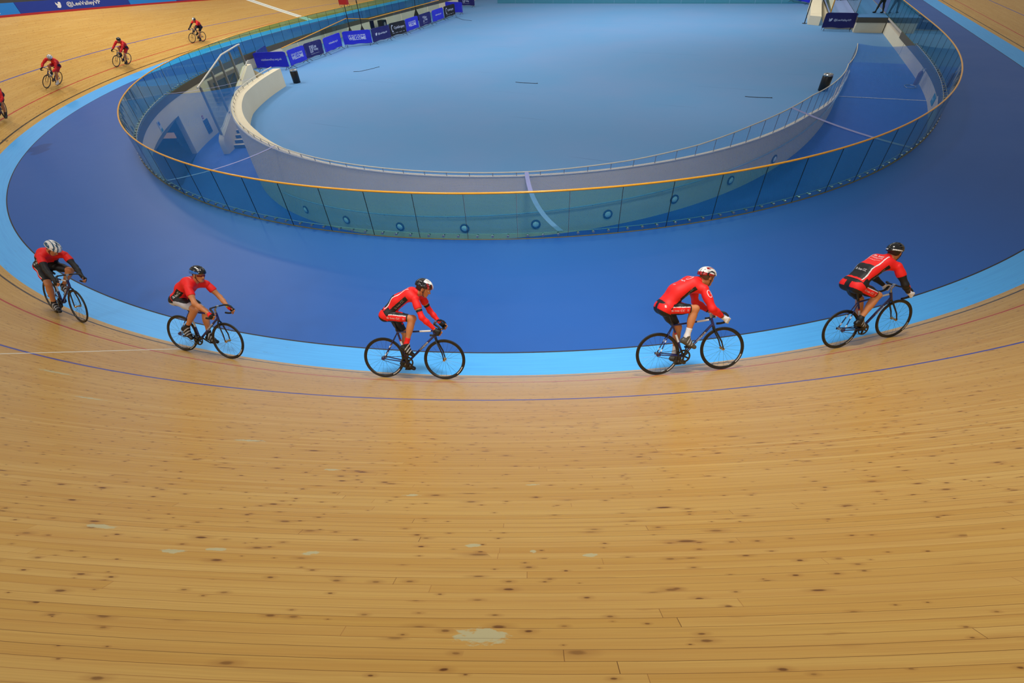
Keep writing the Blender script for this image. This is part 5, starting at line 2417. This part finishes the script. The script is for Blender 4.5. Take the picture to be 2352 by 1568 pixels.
def hp_r5(x, y, z):
    i = np.zeros(len(x), int)
    i[(x > .06)] = 3
    i[(np.abs(z + .005) < .008) & (x < -.03) & (np.abs(y) > .03)] = 1
    return i


def hp_r2(x, y, z):
    i = np.zeros(len(x), int)
    ay = np.abs(y)
    i[(ay > .07) & (z < .035)] = 4
    i[(np.abs(ay - .055) < .008) & (x > -.02) & (x < .08) & (z > .05)] = 1
    return i


def hp_r1(x, y, z):
    i = np.ones(len(x), int)
    ay = np.abs(y)
    i[(np.sin(ay * 130 - x * 30) > .45) & (z > .0)] = 5
    return i


HC = [H_BLK, H_WHT, H_RED, H_SIL, H_BLU, H_CYAN]
hp_white = lambda x, y, z: np.where(np.sin(np.abs(y) * 130) > .8, 0, 1)
hp_black = lambda x, y, z: np.zeros(len(x), int)
hp_mix = lambda x, y, z: np.where((x > .02) & (np.abs(y) < .05), 1, 0)

D = math.radians
RIDERS = [
    (-.05930, 1.08834, -.04392, -.29031,
     'navy track bicycle nearest the left, seen from the front, under the white and blue helmet',
     'cyclist at near left in white and blue helmet, head down, red and black kit',
     dict(hip=(-.40, .99), neck=(-.05, 1.33), sh=(-.03, 1.25), head=(.07, 1.40), yaw=.35, pitch=-.75, crank=D(-78), foot=(D(-12), D(-8)), kny=(.25, .35), saddle=.89, bow=.06,
          jersey='front', sleeve='short', warmer=K_BLK, w0=.5, shorts='stripe', glove=K_BLK, hcols=HC, hpaint=hp_r1, sock=K_BLK, sockh=.06, text=tx_side)),
    (3.55713, 1.09213, .01435, -.26465,
     'dark track bicycle under the rider with bare arms and pale grey shorts panels',
     'cyclist with bare arms, black and pale grey shorts, black and blue helmet',
     dict(hip=(-.39, 1.0), neck=(-.01, 1.37), sh=(.01, 1.27), head=(.075, 1.475), yaw=-.12, pitch=-.12, crank=D(152), foot=(D(-48), D(-14)), saddle=.90, bow=.055, slim=.9,
          jersey='side', sleeve='short', hem=0, shorts='white', glove=K_BLK, glovered=True, hcols=HC, hpaint=hp_r2, sock=K_BLK, sockh=.07, glasses=True, wristband=True, skin=SKIN, text=tx_side)),
    (7.42958, 1.28662, .04256, -.20877,
     'navy track bicycle under the rider in red arm warmers, in the middle of picture',
     'cyclist mid-picture in red arm warmers, dark hair under black and silver helmet',
     dict(hip=(-.385, 1.065), neck=(.09, 1.42), sh=(.095, 1.335), head=(.205, 1.475), yaw=-.12, pitch=-.42, crank=D(78), foot=(D(-36), D(-22)), saddle=.965, bow=.075, slim=.85,
          jersey='club', sleeve='short', hem=0, shorts='club', warmer=K_RED, band=True, w0=.58, glove=K_BLK, hcols=HC, hpaint=hp_r3, sock=K_RED, sockh=.11, hairlen=.05, text=tx_club)),
    (11.55395, 1.52734, -.05682, -.19306,
     'navy track bicycle under the rider in the white and red helmet',
     'cyclist in plain red long sleeves, white and red helmet, white gloves and socks',
     dict(hip=(-.375, 1.06), neck=(.12, 1.40), sh=(.13, 1.30), head=(.255, 1.45), yaw=.25, pitch=-.35, crank=D(78), foot=(D(-34), D(-22)), saddle=.96, bow=.08, shw=.2, slim=.97,
          jersey='plain', sleeve='long', cuff=1, shorts='club', glove=K_WHT, fullglove=True, hcols=HC, hpaint=hp_r4, sock=K_WHT, sockh=.13, hair=plain('light_brown_hair', (96, 70, 46), .6, scale=40, var=.3),
          shoe=plain('grey_shoe', (74, 72, 66), .4), text=tx_plain)),
    (14.60911, 1.23084, -.02788, -.35736,
     'navy track bicycle nearest the right edge, under the rider in black arm warmers',
     'cyclist nearest the right edge, black arm warmers, black helmet with pale front, white gloves',
     dict(hip=(-.405, 1.09), neck=(.12, 1.42), sh=(.13, 1.325), head=(.235, 1.50), yaw=.28, pitch=-.30, crank=D(150), foot=(D(-28), D(-14)), saddle=.985, bow=.06,
          jersey='club', sleeve='short', hem=0, shorts='club', warmer=K_BLK, flash=True, w0=.5, glove=K_WHT, fullglove=True, hcols=HC, hpaint=hp_r5, sock=K_BLK, sockh=.05, text=tx_club)),
    (-24.73534, 1.88022, -.05547, -.03204,
     'distant dark bicycle under the rider in the pale helmet on the far bend',
     'distant cyclist in the pale helmet on the far bend, all red kit, pale shoes',
     dict(h=.0125, slim=.9, hip=(-.39, 1.03), neck=(.02, 1.37), sh=(.03, 1.28), head=(.11, 1.44), yaw=.1, pitch=-.3, crank=D(95), foot=(D(-20), D(-10)), saddle=.94, bow=.08,
          jersey='far', sleeve='long', cuff=4, shorts='red', glove=K_BLK, fullglove=True, hcols=HC, hpaint=hp_white, sock=K_WHT, shoe=SHOE_W)),
    (-30.62213, 1.53186, -.09038, -.06705,
     'distant dark bicycle under the rider in the plain black helmet on the far bend',
     'distant cyclist in red kit and plain black helmet on the far bend',
     dict(h=.0125, slim=.9, hip=(-.39, 1.03), neck=(.0, 1.39), sh=(.02, 1.30), head=(.08, 1.47), yaw=.1, pitch=-.2, crank=D(85), foot=(D(-20), D(-10)), saddle=.94, bow=.08,
          jersey='far', sleeve='long', cuff=4, shorts='red', glove=K_BLK, fullglove=True, hcols=HC, hpaint=hp_black)),
    (-38.58711, 1.53072, -.13877, -.10247,
     'distant dark bicycle farthest away, under the rider with black sleeves',
     'farthest cyclist, black arm warmers and dark shorts, red jersey, black and white helmet',
     dict(h=.0125, slim=.9, hip=(-.38, 1.04), neck=(-.0, 1.40), sh=(.02, 1.31), head=(.08, 1.48), yaw=.15, pitch=-.2, crank=D(100), foot=(D(-20), D(-10)), saddle=.95, bow=.08,
          jersey='fardark', sleeve='short', warmer=K_BLK, w0=.5, shorts='plain', glove=K_BLK, fullglove=True, hcols=HC, hpaint=hp_mix)),
    (-19.06145, 1.53011, .06677, -.21924,
     'bicycle cut off by the left edge of the picture, only its rear wheel in view',
     'cyclist in magenta top almost wholly cut off by the left edge',
     dict(h=.0125, slim=.9, hip=(-.39, 1.02), neck=(.02, 1.37), sh=(.03, 1.28), head=(.11, 1.44), yaw=0, pitch=-.3, crank=D(95), foot=(D(-20), D(-10)), saddle=.93, bow=.08,
          jersey='far', sleeve='long', cuff=4, shorts='plain', glove=K_BLK, fullglove=True, hcols=HC, hpaint=hp_black)),
]
for (s_, v_, psi, phi, lb, lp, sp) in RIDERS:
    P0, tt, ll, nn = bike_frame(s_, v_, psi, phi)
    # lift so that the round tyres just touch the curved, banked boards
    lift = 0
    for dx in (-WBL / 2, WBL / 2):
        q = P0 + tt * dx
        _, ts_, ns_ = track_frame(s_ + dx, v_)
        lift = max(lift, (track_pt(s_ + dx, v_ + ((q - track_pt(s_ + dx, v_)) @ nrm(track_pt(s_ + dx, v_ + .01) - track_pt(s_ + dx, v_)))) - q) @ ns_)
    M = frameM(P0 + nn * lift, tt, ll, nn)
    far = sp.get('h', .0068) > .011
    bicycle(M, lb, sp['saddle'], sp['crank'], far=far, lettering=not far)
    rider(M, lp, sp)


# --- two people standing on the platform at the top right (only their legs are in the frame)
def stander(x, y, rot, label, stride, cols):
    J = {}
    J['hip'] = V(0, 0, .93)
    J['neck'] = V(.0, 0, 1.48)
    J['back'] = V(-1, 0, 0)
    J['bow'] = .02
    J['head'] = V(.03, 0, 1.64)
    J['hx'], J['hy'], J['hz'] = head_axes(.2, -.05)
    for q, sg in (('L', 1), ('R', -1)):
        J['sh' + q] = V(-.01, sg * .185, 1.42)
        J['el' + q] = V(-.04, sg * .25, 1.13)
        J['wr' + q] = V(.08, sg * .23, .90)
        J['grip' + q] = V(.10, sg * .225, .835)
        J['gax' + q] = V(1, 0, .25)
        J['gout' + q] = V(0, sg, 0)
        J['hip' + q] = V(0, sg * .09, .90)
        dx = stride * sg
        J['he' + q] = V(dx - .06, sg * .12, .045)
        J['to' + q] = V(dx + .17, sg * .14, .035)
        J['an' + q] = V(dx - .01, sg * .12, .10)
        J['kn' + q] = (J['hip' + q] + J['an' + q]) / 2 + V(.03, 0, .02)
    F = Figure(J)
    t = thing('person', label, 'person', Matrix.Translation((x, y, 0.012)) @ Matrix.Rotation(rot, 4, 'Z'))
    h = .013
    lo, hi = F.bounds(F.sel(*ALL))
    Field(lo, hi, h).add(F.sel('torso', 'pelvis', 'thigh*', 'shank*', 'foot*', 'upper*', 'fore*', 'neck', 'head', 'hand*')).mesh('body', SKIN2, t)
    parts = [('legs', .012, [(V(0, 0, .05), V(0, 0, -1))], p_const(0))]
    garment('trousers', F, parts, [cols[0]], t, h)
    parts = [('upper', .02, [], p_const(0))]
    for q in 'RL':
        a, b, c = J['sh' + q], J['el' + q], J['wr' + q]
        parts.append((F.sel('upper' + q, 'fore' + q), .014, [(c - (c - b) * .1, c - b)], p_const(0)))
    garment('jacket', F, parts, [cols[1]], t, h)
    for q in 'RL':
        garment('shoe', F, [(F.sel('foot' + q), .006, [(J['an' + q] + V(0, 0, .02), V(0, 0, 1))], p_const(0))], [SHOE], t, h)
    hx, hy, hz = J['hx'], J['hy'], J['hz']
    f = Field(F.at(0, 0, 0) - .17, F.at(0, 0, 0) + .17, h)
    f.add([('e', F.at(-.018, 0, .025), (.100, .085, .1), np.array([hx, hy, hz]), .02)]).cut(F.at(.02, 0, .0), hx * .8 - hz * .5)
    f.mesh('hair', HAIR, t)


TRO = plain('dark_olive_trousers', (46, 48, 42), .7)
stander(19.15, 45.7, 2.4, 'person standing behind the far right glass, only dark trousered legs in view', .2, (TRO, plain('charcoal_jacket', (52, 54, 60), .7)))
stander(17.0, 53.2, 1.7, 'person at the top edge on the far ramp, only black shoes in view', .05, (plain('black_trousers', (24, 24, 28), .7), plain('navy_jacket', (30, 36, 70), .7)))
# ------------------------------------------------------------------ light and camera
def lamp(x, y, z, w, h, power, col=(1, .97, .9), aim=None, spread=180):
    d = bpy.data.lights.new('ceiling_light', 'AREA')
    d.shape = 'RECTANGLE'
    d.size, d.size_y = w, h
    d.energy = power
    d.color = col
    d.spread = math.radians(spread)
    o = bpy.data.objects.new('ceiling_light', d)
    COL.objects.link(o)
    o.location = (x, y, z)
    if aim is not None:
        o.rotation_euler = (Vector(aim) - Vector((x, y, z))).to_track_quat('-Z', 'Y').to_euler()
    return o


# unseen arena lights, strengths fitted; narrow beams added to pool light near the riders
for (x, y, k, sp_) in ((-24, 20, .65, 180), (9.8, 2.6, .30, 88), (1, 5, .12, 90), (-10, 8, .14, 110), (-32, 18, .4, 180), (-24, 29, .35, 180), (-20, 10, .3, 180), (0, 44, .6, 180),
                       (-9, 42, .6, 180), (9, 46, .6, 180), (0, 55, .5, 180), (-14, 26, .5, 150), (-6, 31, .35, 150), (10, 22, .14, 110), (14, -13, .5, 180), (6, -18, .55, 180),
                       (-6, -12, .45, 180), (-32, 40, .5, 180), (-11, 55, .4, 180), (14, 52, .4, 180), (1, 22, .12, 120)):
    lamp(x, y, 14.5, 2.6, 1.6, 2190 * k, spread=sp_)

w = bpy.data.worlds.new('arena_hall')
SC.world = w
w.use_nodes = True
bg = w.node_tree.nodes['Background']
bg.inputs[0].default_value = (1.0, .95, .88, 1)
bg.inputs[1].default_value = .42

cam = bpy.data.cameras.new('camera')
cam.sensor_fit = 'HORIZONTAL'
cam.sensor_width = 36
cam.lens = 36 * CAM['f'] / 2352
cam.clip_start = .05
cam.clip_end = 300
co = bpy.data.objects.new('camera', cam)
COL.objects.link(co)
cy_, sy_ = math.cos(CAM['yaw']), math.sin(CAM['yaw'])
cp, sp_ = math.cos(CAM['pit']), math.sin(CAM['pit'])
fw = V(-sy_ * cp, cy_ * cp, sp_)
r0 = V(cy_, sy_, 0)
u0 = np.cross(r0, fw)
c_, s_ = math.cos(CAM['rol']), math.sin(CAM['rol'])
r1, u1 = c_ * r0 + s_ * u0, -s_ * r0 + c_ * u0
co.matrix_world = frameM(CAM['c'], r1, u1, -fw)
SC.camera = co

SC.view_settings.view_transform = 'Standard'
SC.view_settings.look = 'None'
SC.view_settings.gamma = 1
SC.view_settings.use_curve_mapping = False
SC.view_settings.exposure = -0.68
SC.cycles.max_bounces = 8
SC.cycles.transparent_max_bounces = 24
SC.cycles.diffuse_bounces = 3
SC.cycles.glossy_bounces = 3
SC.cycles.caustics_reflective = False
SC.cycles.caustics_refractive = False
